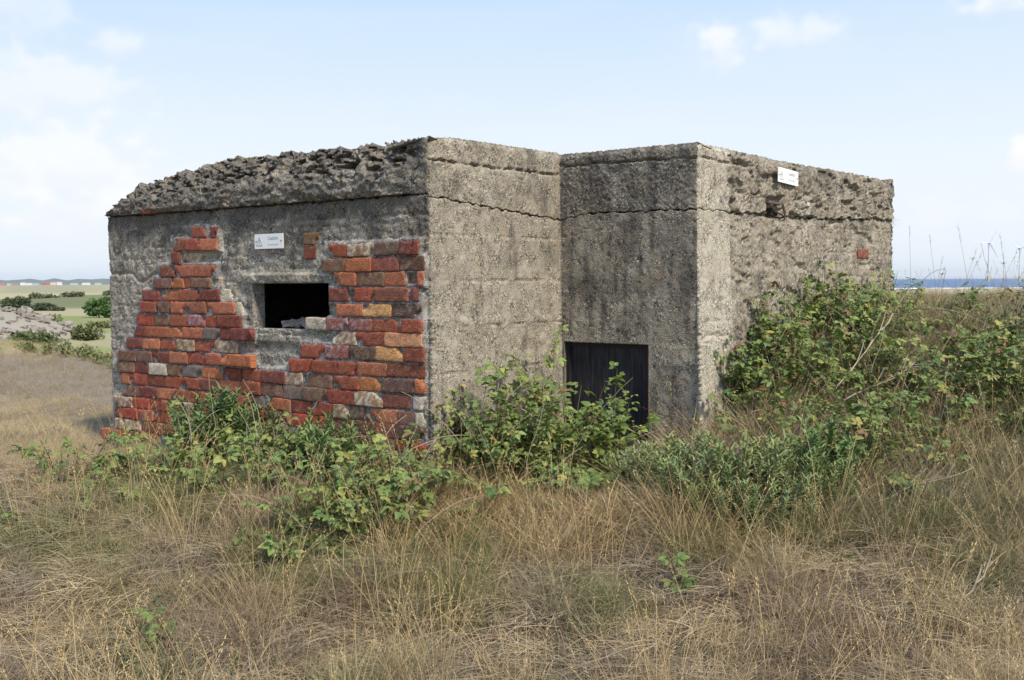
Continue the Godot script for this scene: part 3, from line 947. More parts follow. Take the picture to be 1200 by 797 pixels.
func build_wall_hole():
	# shallow broken pocket below the second sign, with a bent iron strap
	var o := Node3D.new()
	o.name = "broken_pocket"
	pillbox.add_child(o, true)
	o.position = Vector3(XD, 1.93, -2.03)
	o.rotation.y = PI / 2
	var b := Bag.new()
	b.box(Vector3(-0.115, 0.012, -0.03), Vector3(0.09, 0.024, 0.006), Color(0.13, 0.105, 0.09))
	put("iron_plate", b.mesh(), M.plain, o)
	b = Bag.new()
	b.tube(PackedVector3Array([Vector3(-0.10, 0.01, 0.004), Vector3(-0.02, -0.035, 0.008), Vector3(0.08, -0.05, 0.002)]), 0.006, 0.006, 5, Color(0.10, 0.075, 0.06))
	b.tube(PackedVector3Array([Vector3(0.08, 0.01, 0.006), Vector3(0.11, -0.04, 0.004), Vector3(0.115, -0.075, 0.0)]), 0.007, 0.005, 5, Color(0.13, 0.09, 0.07))
	put("iron_strap", b.mesh(), M.plain, o)
	b = Bag.new()
	b.box(Vector3(-0.06, -0.055, -0.05), Vector3(0.03, -0.012, -0.004), Color(0.03, 0.027, 0.025))  # solid near-black block, painted as the shade inside the broken hole
	put("hole_shade", b.mesh(), M.plain, o)

# ---------------------------------------------------------------- signs
func build_sign(at: Vector3, turn: float, tilt: float, size: Vector2, label: String):
	var s := thing("warning_sign", from_local(at), label, "sign", "white caution signs on the pillbox")
	s.rotation = Vector3(0, turn - TH, 0)
	s.rotate_object_local(Vector3(0, 0, 1), tilt)
	var white := mat(lin(0.80, 0.81, 0.83), 0.35)
	var bm := BoxMesh.new()
	bm.size = Vector3(size.x, size.y, 0.004)
	put("plate", bm, white, s)
	var ink := mat(lin(0.22, 0.25, 0.28), 0.6)
	var grey := mat(lin(0.36, 0.40, 0.43), 0.6)
	var font := SystemFont.new()
	font.font_names = PackedStringArray(["Droid Sans"])
	for q in [["Caution", 0.20, 0.0045, ink, 0.026], ["Do not enter", -0.22, 0.003, grey, 0.019]]:
		var tm := TextMesh.new()
		tm.font = font
		tm.font_size = 64
		tm.text = q[0]
		tm.pixel_size = size.y * (0.0049 if q[0] == "Caution" else 0.0030)
		tm.depth = 0.0006
		tm.curve_step = 2.0
		var o := put("lettering", tm, q[3], s)
		o.position = Vector3(size.x * 0.155, size.y * q[1], 0.0024)
	var b := Bag.new()
	var h := size.y * 0.66
	var p := [Vector3(-0.5, 0, 0), Vector3(0.5, 0, 0), Vector3(0, 1, 0)]
	var inner := [Vector3(-0.36, 0.10, 0), Vector3(0.36, 0.10, 0), Vector3(0, 0.80, 0)]
	var org := Vector3(-size.x * 0.335, -h * 0.5, 0.0026)
	for k in 3:
		var k2 := (k + 1) % 3
		b.quad(org + p[k] * h, org + p[k2] * h, org + inner[k2] * h, org + inner[k] * h, Color.WHITE)
	b.quad(org + Vector3(-0.05, 0.3, 0) * h, org + Vector3(0.05, 0.3, 0) * h, org + Vector3(0.07, 0.66, 0) * h, org + Vector3(-0.07, 0.66, 0) * h, Color.WHITE)
	b.quad(org + Vector3(-0.06, 0.16, 0) * h, org + Vector3(0.06, 0.16, 0) * h, org + Vector3(0.06, 0.25, 0) * h, org + Vector3(-0.06, 0.25, 0) * h, Color.WHITE)
	put("pictogram", b.mesh(), grey, s)
	for sx in [-0.44, 0.44]:
		var cy := CylinderMesh.new()
		cy.top_radius = 0.0035; cy.bottom_radius = 0.0045; cy.height = 0.004; cy.radial_segments = 10; cy.rings = 1
		var o := put("screw", cy, mat(lin(0.02, 0.02, 0.02), 0.5), s)
		o.position = Vector3(size.x * sx, 0, 0.003)
		o.rotation.x = PI / 2

func rock_mesh(r: Vector3, sd: int, rough := 0.6) -> ArrayMesh:
	var v := PackedVector3Array()
	var c := PackedColorArray()
	var W := 13
	var H := 8
	rng.seed = sd
	var o := rng.randf() * 1000.0
	var tone := rng.randf_range(0.7, 1.2)
	for i in W:
		for j in H:
			var a := -TAU * (i % (W - 1)) / (W - 1) * -1.0
			var b := PI * j / (H - 1) - PI / 2
			var d := Vector3(cos(b) * sin(a), sin(b), cos(b) * cos(a))
			var k := 1.0 + rough * n2.get_noise_3d(d.x * 90.0 + o, d.y * 90.0, d.z * 90.0) * 2.0
			var f := Vector3(clampf(d.x * k * 1.35, -1, 1), clampf(d.y * k * 1.3, -0.9, 0.9), clampf(d.z * k * 1.35, -1, 1))
			v.append(f * r)
			var t := tone * (1.0 + 0.3 * n1.get_noise_3d(d.x * 300.0 + o, d.y * 300.0, d.z * 300.0))
			c.append(Color(0.30 * t, 0.275 * t, 0.25 * t))
	var idx := PackedInt32Array()                       # broken faces stay flat: no shared normals
	var fv := PackedVector3Array()
	var fc := PackedColorArray()
	for i in W - 1:
		for j in H - 1:
			var a := i * H + j
			for q in [a, a + H + 1, a + H, a, a + 1, a + H + 1]:
				idx.append(fv.size())
				fv.append(v[q])
				fc.append(c[a])
	return surf(fv, null, fc, null, idx)

# ---------------------------------------------------------------- plants
var leaf3: ArrayMesh                               # a bramble leaf of three leaflets, lying in the xz plane, pointing to +z
var leaf5: ArrayMesh
var shoots := []                                   # fine-leaved shoots
var tufts := []                                    # dry grass
var mats_ := []                                    # fallen, tangled grass
var stalks := []                                   # grass with seed heads

func leaflet(b: Bag, at: Vector3, yaw: float, L: float, w: float, fold: float, tip: float):
	var f := Vector3(sin(yaw), 0, cos(yaw))
	var s := Vector3(cos(yaw), 0, -sin(yaw))
	var prof := [[0.0, 0.0], [0.16, 0.72], [0.38, 1.0], [0.62, 0.86], [0.84, 0.46], [1.0, 0.0]]
	var mid := []
	var le := []
	var ri := []
	for k in prof.size():
		var t: float = prof[k][0]
		var m := at + f * L * t + Vector3(0, -tip * L * t * t, 0)
		var jag := 1.0 + (0.07 if k % 2 == 0 else -0.05)
		mid.append(m)
		le.append(m - s * w * prof[k][1] * jag + Vector3(0, fold * w * prof[k][1], 0))
		ri.append(m + s * w * prof[k][1] * jag + Vector3(0, fold * w * prof[k][1], 0))
	for k in prof.size() - 1:
		b.quad(mid[k], mid[k + 1], ri[k + 1], ri[k], Color.WHITE)
		b.quad(mid[k], le[k], le[k + 1], mid[k + 1], Color.WHITE)

func build_plant_meshes():
	var b := Bag.new()
	leaflet(b, Vector3(0, 0, 0.022), 0.0, 0.058, 0.021, 0.35, 0.35)
	leaflet(b, Vector3(0.004, 0, 0.012), 1.25, 0.048, 0.018, 0.3, 0.4)
	leaflet(b, Vector3(-0.004, 0, 0.012), -1.25, 0.048, 0.018, 0.3, 0.4)
	b.blade(Vector3(0, 0, -0.02), Vector3(0, 0, 1), Vector3(1, 0, 0), 0.045, 0.002, Vector3.ZERO, Color(0.8, 0.7, 0.5), 2)
	leaf3 = b.mesh()
	b = Bag.new()
	leaflet(b, Vector3(0, 0, 0.018), 0.0, 0.055, 0.018, 0.3, 0.3)
	for s in [-1, 1]:
		leaflet(b, Vector3(0.003 * s, 0, 0.012), 0.95 * s, 0.050, 0.016, 0.3, 0.45)
		leaflet(b, Vector3(0.003 * s, 0, 0.004), 1.95 * s, 0.036, 0.013, 0.3, 0.5)
	leaf5 = b.mesh()
	rng.seed = 404
	for q in 3:
		b = Bag.new()
		var h := 0.24
		var sway := Vector3(rng.randf_range(-0.2, 0.2), 0, rng.randf_range(-0.2, 0.2))
		b.blade(Vector3.ZERO, Vector3.UP, Vector3(1, 0, 0), h, 0.004, sway, Color(0.9, 0.8, 0.5), 3)
		for k in 60:
			var t := 0.1 + 0.9 * k / 59.0
			var p := Vector3.UP * h * t + sway * t * t * h
			var a := k * 2.4 + rng.randf() * 0.6
			var d := Vector3(cos(a), rng.randf_range(0.35, 1.1) + t * 0.6, sin(a)).normalized()
			var side := d.cross(Vector3.UP).normalized()
			var tone := rng.randf_range(0.75, 1.25)
			b.blade(p, d, side, rng.randf_range(0.035, 0.075) * (1.15 - 0.45 * t), 0.0068, Vector3(0, -0.35, 0), Color(tone, tone, tone), 2)
		shoots.append(b.mesh())
	for q in 5:
		b = Bag.new()
		for k in 30:
			var a := rng.randf() * TAU
			var p := Vector3(cos(a), 0, sin(a)) * sqrt(rng.randf()) * 0.075
			var az := rng.randf() * TAU
			var lean := rng.randf_range(0.05, 0.75)
			var d := Vector3(cos(az) * lean, 1.0, sin(az) * lean).normalized()
			var tone := rng.randf_range(0.62, 1.35)
			var col := Color(tone, tone * rng.randf_range(0.93, 1.05), tone * rng.randf_range(0.8, 1.1))
			var sa := rng.randf() * TAU
			b.blade(p, d, Vector3(cos(sa), 0, sin(sa)), rng.randf_range(0.10, 0.30), rng.randf_range(0.0016, 0.0032), Vector3(cos(az), -0.55, sin(az)) * rng.randf_range(0.1, 0.75), col, 4)
		tufts.append(b.mesh())
	for q in 4:
		b = Bag.new()
		for k in 26:
			var a := rng.randf() * TAU
			var p := Vector3(cos(a) * sqrt(rng.randf()) * 0.1, rng.randf_range(0.0, 0.05), sin(a) * sqrt(rng.randf()) * 0.1)
			var az := rng.randf() * TAU
			var d := Vector3(cos(az), rng.randf_range(-0.05, 0.45), sin(az)).normalized()
			var tone := rng.randf_range(0.6, 1.4)
			var col := Color(tone, tone * rng.randf_range(0.94, 1.04), tone * rng.randf_range(0.85, 1.1))
			b.blade(p, d, Vector3(-sin(az), 0.3, cos(az)).normalized(), rng.randf_range(0.08, 0.26), rng.randf_range(0.0016, 0.003), Vector3(rng.randf_range(-0.3, 0.3), -0.25, rng.randf_range(-0.3, 0.3)), col, 3)
		mats_.append(b.mesh())
	for q in 4:
		b = Bag.new()
		for k in 4:
			var az := rng.randf() * TAU
			var lean := rng.randf_range(0.02, 0.35)
			var L := rng.randf_range(0.26, 0.46)
			var d := Vector3(cos(az) * lean, 1.0, sin(az) * lean).normalized()
			var p := Vector3(rng.randf_range(-0.05, 0.05), 0, rng.randf_range(-0.05, 0.05))
			var bend := Vector3(cos(az), -0.3, sin(az)) * rng.randf_range(0.05, 0.35)
			var tone := rng.randf_range(0.8, 1.3)
			var col := Color(tone, tone * 0.97, tone * 0.9)
			var pts := PackedVector3Array()
			for s in 5:
				var t := s / 4.0
				pts.append(p + d * L * t + bend * t * t * L)
			b.tube(pts, 0.0011, 0.0007, 3, col)
			seed_head(b, pts[4], (pts[4] - pts[3]).normalized(), rng.randf_range(0.03, 0.07), Color(tone * 1.05, tone * 0.95, tone * 0.82))
		stalks.append(b.mesh())

func seed_head(b: Bag, at: Vector3, d: Vector3, L: float, col: Color):
	var s := d.cross(Vector3(0.3, 0.1, 0.95)).normalized()
	var t := d.cross(s)
	for k in 9:
		var u := k / 8.0
		var a := k * 2.2
		var o := (s * cos(a) + t * sin(a))
		b.blade(at + d * L * (u - 0.25), (d + o * 0.7).normalized(), d.cross(o).normalized(), L * 0.28, 0.0032, Vector3.ZERO, col, 2)

func leaf_basis(f: Vector3, n: Vector3, s: float) -> Basis:
	var z := f.normalized()
	var x := n.cross(z).normalized()
	var y := z.cross(x)
	return Basis(x * s, y * s, z * s)

const GREENS := [[0.118, 0.176, 0.050], [0.162, 0.220, 0.062], [0.235, 0.265, 0.078], [0.076, 0.124, 0.043], [0.30, 0.28, 0.08], [0.20, 0.11, 0.06]]

func leaf_color(w: Array) -> Color:
	var r := rng.randf()
	var k := 0
	while k < w.size() - 1 and r > w[k]:
		r -= w[k]
		k += 1
	var g: Array = GREENS[k]
	var t := rng.randf_range(0.8, 1.25)
	return Color(g[0] * t, g[1] * t * rng.randf_range(0.92, 1.05), g[2] * t)

# a bramble: canes that rise from roots and arch over, with leaves along them
func bramble(label: String, cx: float, cZ: float, rx: float, rz: float, turn: float, canes: int, length: float, lift: float, sd: int, w := [0.36, 0.27, 0.17, 0.12, 0.05, 0.03], size := 1.0, single := false, dead := 0.28, lean := Vector3.ZERO, called := "bramble_bush"):
	var base := on_ground(cx, cZ)
	var o := thing(called, base, label, "bramble", "brambles round the pillbox")
	rng.seed = sd
	var stem := Bag.new()
	var places := []
	var colors := []
	for k in canes:
		var a := rng.randf() * TAU
		var rr := sqrt(rng.randf())
		var lx := cos(a) * rr * rx
		var lz := sin(a) * rr * rz
		var x := cx + lx * cos(turn) - lz * sin(turn)
		var Z := cZ + lx * sin(turn) + lz * cos(turn)
		if in_pillbox(x, Z, 0.04): continue
		var p := on_ground(x, Z, -0.01)
		var az := rng.randf() * TAU
		var out := Vector3(cos(az), 0, sin(az))
		var d := (out * rng.randf_range(0.15, 0.75) + Vector3.UP * rng.randf_range(0.7, 1.4) * lift + lean).normalized()
		var is_dead := rng.randf() < dead
		var L := length * (rng.randf_range(0.8, 1.7) if is_dead else rng.randf_range(0.5, 1.2))
		var n := maxi(5, int(L / 0.030))
		var pts := PackedVector3Array([p - base])
		var droop := rng.randf_range(0.04, 0.10) / lift
		var flip := 1.0
		for s in n:
			var q := p + d * (L / n)
			if in_pillbox(q.x, -q.z, 0.035):
				d = (d * 0.3 + Vector3.UP * 0.8 + Vector3(0.05, 0, 0.35)).normalized()
				q = p + d * (L / n)
				if in_pillbox(q.x, -q.z, 0.02): break
			p = q
			d = (d + Vector3(rng.randf_range(-0.12, 0.12), -droop, rng.randf_range(-0.12, 0.12))).normalized()
			var gy := ground(p.x, -p.z) + 0.02
			if p.y < gy:
				p.y = gy
				d.y = absf(d.y) * 0.2
			pts.append(p - base)
			if s < 1 or is_dead or rng.randf() < 0.08: continue
			flip = -flip
			for extra in (2 if rng.randf() < 0.6 else 1):
				var side := d.cross(Vector3.UP).normalized() * flip * (1.0 if extra == 0 else -1.0)
				var f := (side * rng.randf_range(0.5, 1.0) + d * rng.randf_range(0.1, 0.6) + Vector3(rng.randf_range(-0.4, 0.4), rng.randf_range(-0.35, 0.35), rng.randf_range(-0.1, 0.5))).normalized()
				var nn := (Vector3.UP * 0.75 + Vector3(rng.randf_range(-0.6, 0.6), 0, rng.randf_range(-0.3, 0.8))).normalized()
				var lp := p + f * 0.02
				if in_pillbox(lp.x, -lp.z, 0.02): continue
				places.append(Transform3D(leaf_basis(f, nn, 0.54 * size * (0.45 + 1.1 * pow(rng.randf(), 1.3))), lp - base))
				colors.append(leaf_color(w))
		var cc := Color(0.36, 0.30, 0.22) if is_dead else (Color(0.17, 0.075, 0.06) if rng.randf() < 0.4 else Color(0.14, 0.13, 0.06))
		if pts.size() > 2: stem.tube(pts, rng.randf_range(0.0022, 0.0034), 0.0012, 4, cc)
	put("canes", stem.mesh(), M.cane, o)
	if single:
		var i := 0
		var mats := {}
		for t in places:
			var key: int = i % 9
			if not mats.has(key):
				var m: StandardMaterial3D = M.leaf.duplicate()
				m.vertex_color_use_as_albedo = false
				m.albedo_color = colors[i].linear_to_srgb()
				mats[key] = [m, leaf3.duplicate()]
				mats[key][1].surface_set_material(0, m)
			var l := MeshInstance3D.new()
			l.name = "leaf"
			l.mesh = mats[key][1]
			l.transform = t
			o.add_child(l, true)
			i += 1
	else:
		var half := [[], [], [], []]
		for i in places.size():
			var q := 0 if i % 3 else 1
			half[q].append(places[i])
			half[q + 2].append(colors[i])
		if half[0].size(): multi("leaves", leaf3, M.leaf, half[0], half[2], o)
		if half[1].size(): multi("leaves", leaf5, M.leaf, half[1], half[3], o)
	return o

func weed(label: String, cx: float, cZ: float, rx: float, rz: float, count: int, h: float, tone: Color, sd: int, called := "leafy_weed", flowers := 0):
	var base := on_ground(cx, cZ)
	var o := thing(called, base, label, "weed", "fine-leaved weeds round the pillbox")
	rng.seed = sd
	var pl := [[], [], []]
	var co := [[], [], []]
	var fl := Bag.new()
	var st := Bag.new()
	for k in count:
		var a := rng.randf() * TAU
		var rr := sqrt(rng.randf())
		var x := cx + cos(a) * rr * rx
		var Z := cZ + sin(a) * rr * rz
		if in_pillbox(x, Z, 0.05): continue
		var p := on_ground(x, Z, -0.01) - base
		var s := h / 0.24 * rng.randf_range(0.65, 1.15) * (1.1 - 0.45 * rr)
		var b := Basis(Vector3.UP, rng.randf() * TAU)
		b = Basis(Vector3(1, 0, 0), rng.randf_range(-0.25, 0.35)) * Basis(Vector3(0, 0, 1), rng.randf_range(-0.3, 0.3)) * b
		pl[k % 3].append(Transform3D(b.scaled(Vector3(s, s, s)), p))
		var t := rng.randf_range(0.75, 1.3)
		co[k % 3].append(Color(tone.r * t * rng.randf_range(0.9, 1.15), tone.g * t, tone.b * t * rng.randf_range(0.85, 1.15)))
		if k < flowers:
			var top := p + Vector3(rng.randf_range(-0.06, 0.06), h * rng.randf_range(0.85, 1.3), rng.randf_range(-0.02, 0.08))
			st.tube(PackedVector3Array([p, p.lerp(top, 0.6) + Vector3(0.01, 0, 0), top]), 0.0014, 0.001, 3, Color(0.2, 0.2, 0.08))
			for q in 8:
				var az := TAU * q / 8.0
				fl.blade(top, Vector3(cos(az), rng.randf_range(0.5, 1.4), sin(az)).normalized(), Vector3(-sin(az), 0, cos(az)), 0.010, 0.006, Vector3.ZERO, Color(0.72, 0.58, 0.04), 2)
	for q in 3:
		if pl[q].size(): multi("shoots", shoots[q], M.grass, pl[q], co[q], o)
	if flowers > 0:
		put("flower_stems", st.mesh(), M.plain, o)
		put("flowers", fl.mesh(), M.plain, o)
	return o

func grass_field(called: String, label: String, meshes: Array, count: int, sd: int, pick: Callable, scale: Callable, tint: Callable):
	var o := thing(called, Vector3.ZERO, label, "grass")
	o.set_meta("kind", "stuff")
	rng.seed = sd
	var pl := []
	var co := []
	for m in meshes:
		pl.append([])
		co.append([])
	var k := 0
	for tries in count:
		var q: Vector2 = pick.call()
		if in_pillbox(q.x, q.y, 0.02): continue
		var s: float = scale.call(q.x, q.y)
		if s <= 0.0: continue
		s *= rng.randf_range(0.7, 1.25)
		var b := Basis(Vector3.UP, rng.randf() * TAU)
		b = Basis(Vector3(1, 0, 0), rng.randf_range(-0.18, 0.18)) * Basis(Vector3(0, 0, 1), rng.randf_range(-0.18, 0.18)) * b
		pl[k % meshes.size()].append(Transform3D(b.scaled(Vector3(s, s * rng.randf_range(0.8, 1.2), s)), on_ground(q.x, q.y, -0.008)))
		co[k % meshes.size()].append(tint.call(q.x, q.y))
		k += 1
	for q in meshes.size():
		if pl[q].size(): multi("tufts", meshes[q], M.grass, pl[q], co[q], o)

func dry_tint(x: float, Z: float) -> Color:
	var a := n2.get_noise_2d(x * 16.0 + 40.0, Z * 16.0)
	var b := n2.get_noise_2d(x * 9.0 - 80.0, Z * 9.0 + 30.0)
	var straw := Color(0.47, 0.37, 0.235)
	var grey := Color(0.355, 0.29, 0.215)
	var brown := Color(0.28, 0.20, 0.13)
	var olive := Color(0.22, 0.235, 0.105)
	var c := straw.lerp(grey, clampf(0.5 + 1.8 * a, 0.0, 1.0)).lerp(brown, clampf(b * 1.4, 0.0, 0.8))
	var green := clampf(-b * 1.8 - 0.30 + rng.randf_range(-0.25, 0.25), 0.0, 0.8)
	c = c.lerp(olive, green)
	var t := rng.randf_range(0.8, 1.2)
	return Color(c.r * t, c.g * t, c.b * t)

func build_grass():
	var cone := func(z0: float, z1: float, l: float, r: float, pw := 1.0) -> Vector2:
		var Z := lerpf(z0, z1, pow(rng.randf(), pw))
		return Vector2(Z * rng.randf_range(l, r), Z)
	var fore := func() -> Vector2: return cone.call(2.9, 6.4, -0.62, 0.62)
	var fh := func(x: float, Z: float) -> float:
		var a := n2.get_noise_2d(x * 12.0 + 7.0, Z * 12.0)
		var b := clampf(0.50 + 1.0 * a, 0.24, 1.0)
		b *= lerpf(1.0, 0.55, sm(-1.2, -2.6, x) * sm(4.4, 5.4, Z))
		if x > 0.12 and x < 0.78 and Z > 5.15: b *= 0.4
		return b
	grass_field("dry_grass", "dry straw coloured grass standing across the foreground", tufts, 9500, 71, fore, fh, dry_tint)
	grass_field("fallen_grass", "fallen tangled dead grass matted over the foreground", mats_, 7500, 72, fore, func(x, Z): return rng.randf_range(0.7, 1.2), dry_tint)
	grass_field("seeding_grass", "thin seeding grass stalks scattered over the foreground", stalks, 1300, 73, fore,
		func(x, Z): return 0.8 if n2.get_noise_2d(x * 10.0, Z * 10.0 + 90.0) > -0.1 else 0.0,
		func(x, Z): return Color(0.50, 0.385, 0.215) * rng.randf_range(0.8, 1.2))
	var turf := func() -> Vector2: return cone.call(6.0, 24.0, -0.62, -0.30, 1.3)
	grass_field("short_turf", "short pale turf on the level ground left of the pillbox", tufts, 6500, 74, turf, func(x, Z): return lerpf(0.42, 0.6, sm(10.0, 20.0, Z)),
		func(x, Z): return Color(0.56, 0.46, 0.29).lerp(Color(0.42, 0.34, 0.22), clampf(0.5 + 2.0 * n2.get_noise_2d(x * 5.0, Z * 5.0), 0.0, 1.0)).lerp(Color(0.30, 0.25, 0.19), bare(x, Z) * 0.8) * rng.randf_range(0.85, 1.15))
	var bank := func() -> Vector2:
		var Z := rng.randf_range(4.7, 13.0)
		return Vector2(rng.randf_range(0.95, 0.62 * Z + 0.2), Z)
	grass_field("bank_grass", "rough mixed grass covering the bank right of the pillbox", tufts, 7500, 75, bank, func(x, Z): return lerpf(0.75, 1.25, rng.randf()) * lerpf(0.45, 1.0, sm(7.6, 6.2, Z)),
		func(x, Z):
			var c := dry_tint(x, Z)
			return c.lerp(Color(0.13, 0.16, 0.06), clampf(0.40 + 1.6 * n2.get_noise_2d(x * 20.0, Z * 20.0), 0.0, 0.85)))
	grass_field("bank_stalks", "thin pale seeding stalks rising through the bank growth", stalks, 520, 76, bank, func(x, Z): return rng.randf_range(0.7, 1.05) * lerpf(0.5, 1.0, sm(8.0, 6.6, Z)),
		func(x, Z): return Color(0.46, 0.36, 0.22) * rng.randf_range(0.75, 1.2))
	var green := func() -> Vector2: return cone.call(4.1, 6.3, -0.36, 0.20)
	grass_field("green_grass", "olive green grass growing under and before the brambles", tufts, 3200, 78, green,
		func(x, Z): return rng.randf_range(0.5, 0.9) if n2.get_noise_2d(x * 9.0 + 33.0, Z * 9.0) + 0.28 * sm(4.4, 5.2, Z) > 0.12 else 0.0,
		func(x, Z): return Color(0.20, 0.225, 0.09).lerp(Color(0.28, 0.26, 0.12), rng.randf()) * rng.randf_range(0.8, 1.15))
	var corner := func() -> Vector2: return cone.call(5.0, 5.95, 0.13, 0.25)
	grass_field("corner_straw", "tall dry grass heaped at the foot of the right hand corner", tufts, 620, 79, corner, func(x, Z): return rng.randf_range(1.0, 1.7), dry_tint)
	var foot := func() -> Vector2: return cone.call(4.6, 6.3, -0.12, 0.26)
	grass_field("tall_straw", "tall bleached straw standing before the doorway corner", tufts, 700, 77, foot, func(x, Z): return rng.randf_range(0.9, 1.35) * (0.0 if x > 0.1 and x < 0.8 and Z > 5.1 else 1.0), 
		func(x, Z): return Color(0.50, 0.37, 0.20) * rng.randf_range(0.75, 1.2))

func build_plants():
	var G := [0.36, 0.27, 0.17, 0.12, 0.05, 0.03]
	var YG := [0.34, 0.30, 0.19, 0.11, 0.03, 0.03]
	bramble("low spreading bramble on the turf off the left brick corner", -2.05, 5.75, 0.50, 0.40, 0.0, 120, 0.34, 0.6, 501, G)
	bramble("bramble mound under the left half of the brick wall", -1.42, 5.72, 0.50, 0.40, -0.6, 270, 0.37, 0.85, 502, YG)
	bramble("bramble clump in front of the near brick corner", -0.68, 5.05, 0.36, 0.32, 0.0, 230, 0.36, 0.85, 503, YG)
	bramble("bramble against the plain lit wall beside the near corner", -0.02, 5.48, 0.26, 0.20, 0.6, 190, 0.54, 1.6, 504, YG, 0.95)
	bramble("tall bramble cane climbing the plain wall left of the door", 0.12, 5.80, 0.05, 0.06, 0.6, 6, 0.74, 2.6, 505, G, 1.1, true, 0.1, Vector3(0.10, 0.5, -0.1))
	bramble("large leaved bramble growing across the black door", 0.42, 5.70, 0.22, 0.07, -0.6, 34, 0.66, 2.0, 506, [0.40, 0.34, 0.18, 0.06, 0.01, 0.01], 1.25, true, 0.1)
	bramble("low bramble spilling forward below the door", 0.34, 5.32, 0.24, 0.14, 0.0, 70, 0.26, 0.8, 518, [0.40, 0.34, 0.18, 0.06, 0.01, 0.01], 1.1)
	bramble("bramble thicket at the foot of the right side wall", 1.42, 6.18, 0.30, 0.26, 0.6, 210, 0.56, 1.5, 507, YG, 0.95)
	bramble("bramble thicket along the far half of the right wall", 1.95, 6.85, 0.34, 0.36, 0.5, 230, 0.38, 1.0, 508, G, 0.9)
	bramble("green bramble patch in the middle of the right bank", 2.30, 6.05, 0.55, 0.35, 0.0, 290, 0.38, 0.95, 509, G, 0.95)
	bramble("bramble patch low on the right bank below the dead branches", 1.60, 5.55, 0.45, 0.28, 0.0, 230, 0.38, 0.95, 510, YG, 0.9)
	bramble("bramble at the picture's right edge on the bank", 2.90, 6.25, 0.40, 0.40, 0.0, 190, 0.38, 0.95, 511, G, 0.95)
	bramble("bramble on the crest of the bank under the sea view", 2.55, 7.3, 0.65, 0.45, 0.0, 170, 0.24, 0.65, 512, G, 0.9)
	bramble("small bramble seedling in the dry grass at lower left", -1.32, 3.98, 0.08, 0.08, 0.0, 6, 0.20, 0.9, 513, G, 1.1)
	bramble("small yellowing bramble at the left edge of the grass", -2.42, 5.1, 0.28, 0.2, 0.0, 26, 0.24, 0.6, 514, YG, 1.0)
	bramble("small green bramble sprig in the middle foreground grass", 0.72, 4.42, 0.06, 0.05, 0.0, 5, 0.17, 1.0, 515, [0.6, 0.2, 0.1, 0.1, 0.0, 0.0], 1.0)
	bramble("bramble sprig below the mound in the left foreground", -0.98, 4.55, 0.08, 0.06, 0.0, 6, 0.2, 0.9, 516, [0.6, 0.2, 0.1, 0.1, 0.0, 0.0], 1.0)
	bramble("dark twiggy bramble standing against the sky at far right", 3.12, 6.75, 0.16, 0.16, 0.0, 34, 0.50, 1.6, 517, [0.2, 0.05, 0.02, 0.5, 0.03, 0.2], 0.7, false, 0.45)
	weed("feathery green weed pressed against the left brick wall", -1.62, 6.18, 0.30, 0.16, 150, 0.44, Color(0.16, 0.235, 0.095), 601)
	weed("feathery green weed against the brick near the corner", -0.92, 5.66, 0.22, 0.14, 120, 0.40, Color(0.16, 0.235, 0.095), 602)
	weed("blue green weed beside the door with yellow flowers", 0.78, 5.22, 0.24, 0.18, 190, 0.36, Color(0.245, 0.305, 0.140), 603, "leafy_weed", 7)
	weed("broad blue green weed clump right of the door weed", 1.08, 5.00, 0.40, 0.20, 330, 0.38, Color(0.245, 0.305, 0.135), 604, "leafy_weed", 2)
	weed("bright green weed tuft low before the blue green clump", 0.93, 4.83, 0.09, 0.06, 14, 0.13, Color(0.16, 0.27, 0.06), 605)
	weed("upright green weed at the foot of the right bank", 1.46, 5.12, 0.16, 0.12, 70, 0.38, Color(0.14, 0.22, 0.08), 606)
	weed("sparse flowering weed before the right end of the dark wall", 0.86, 5.62, 0.16, 0.10, 16, 0.30, Color(0.20, 0.19, 0.09), 607, "leafy_weed", 12)
	weed("thin weed with yellow flowers on the turf at far left", -2.35, 5.85, 0.25, 0.2, 18, 0.14, Color(0.15, 0.19, 0.07), 608, "leafy_weed", 7)
	weed("dull green weed tuft in the right foreground grass", 2.0, 4.55, 0.28, 0.14, 26, 0.16, Color(0.12, 0.14, 0.06), 609)
	weed("low green weed in the left foreground corner", -1.05, 3.75, 0.3, 0.12, 24, 0.12, Color(0.12, 0.16, 0.06), 610)
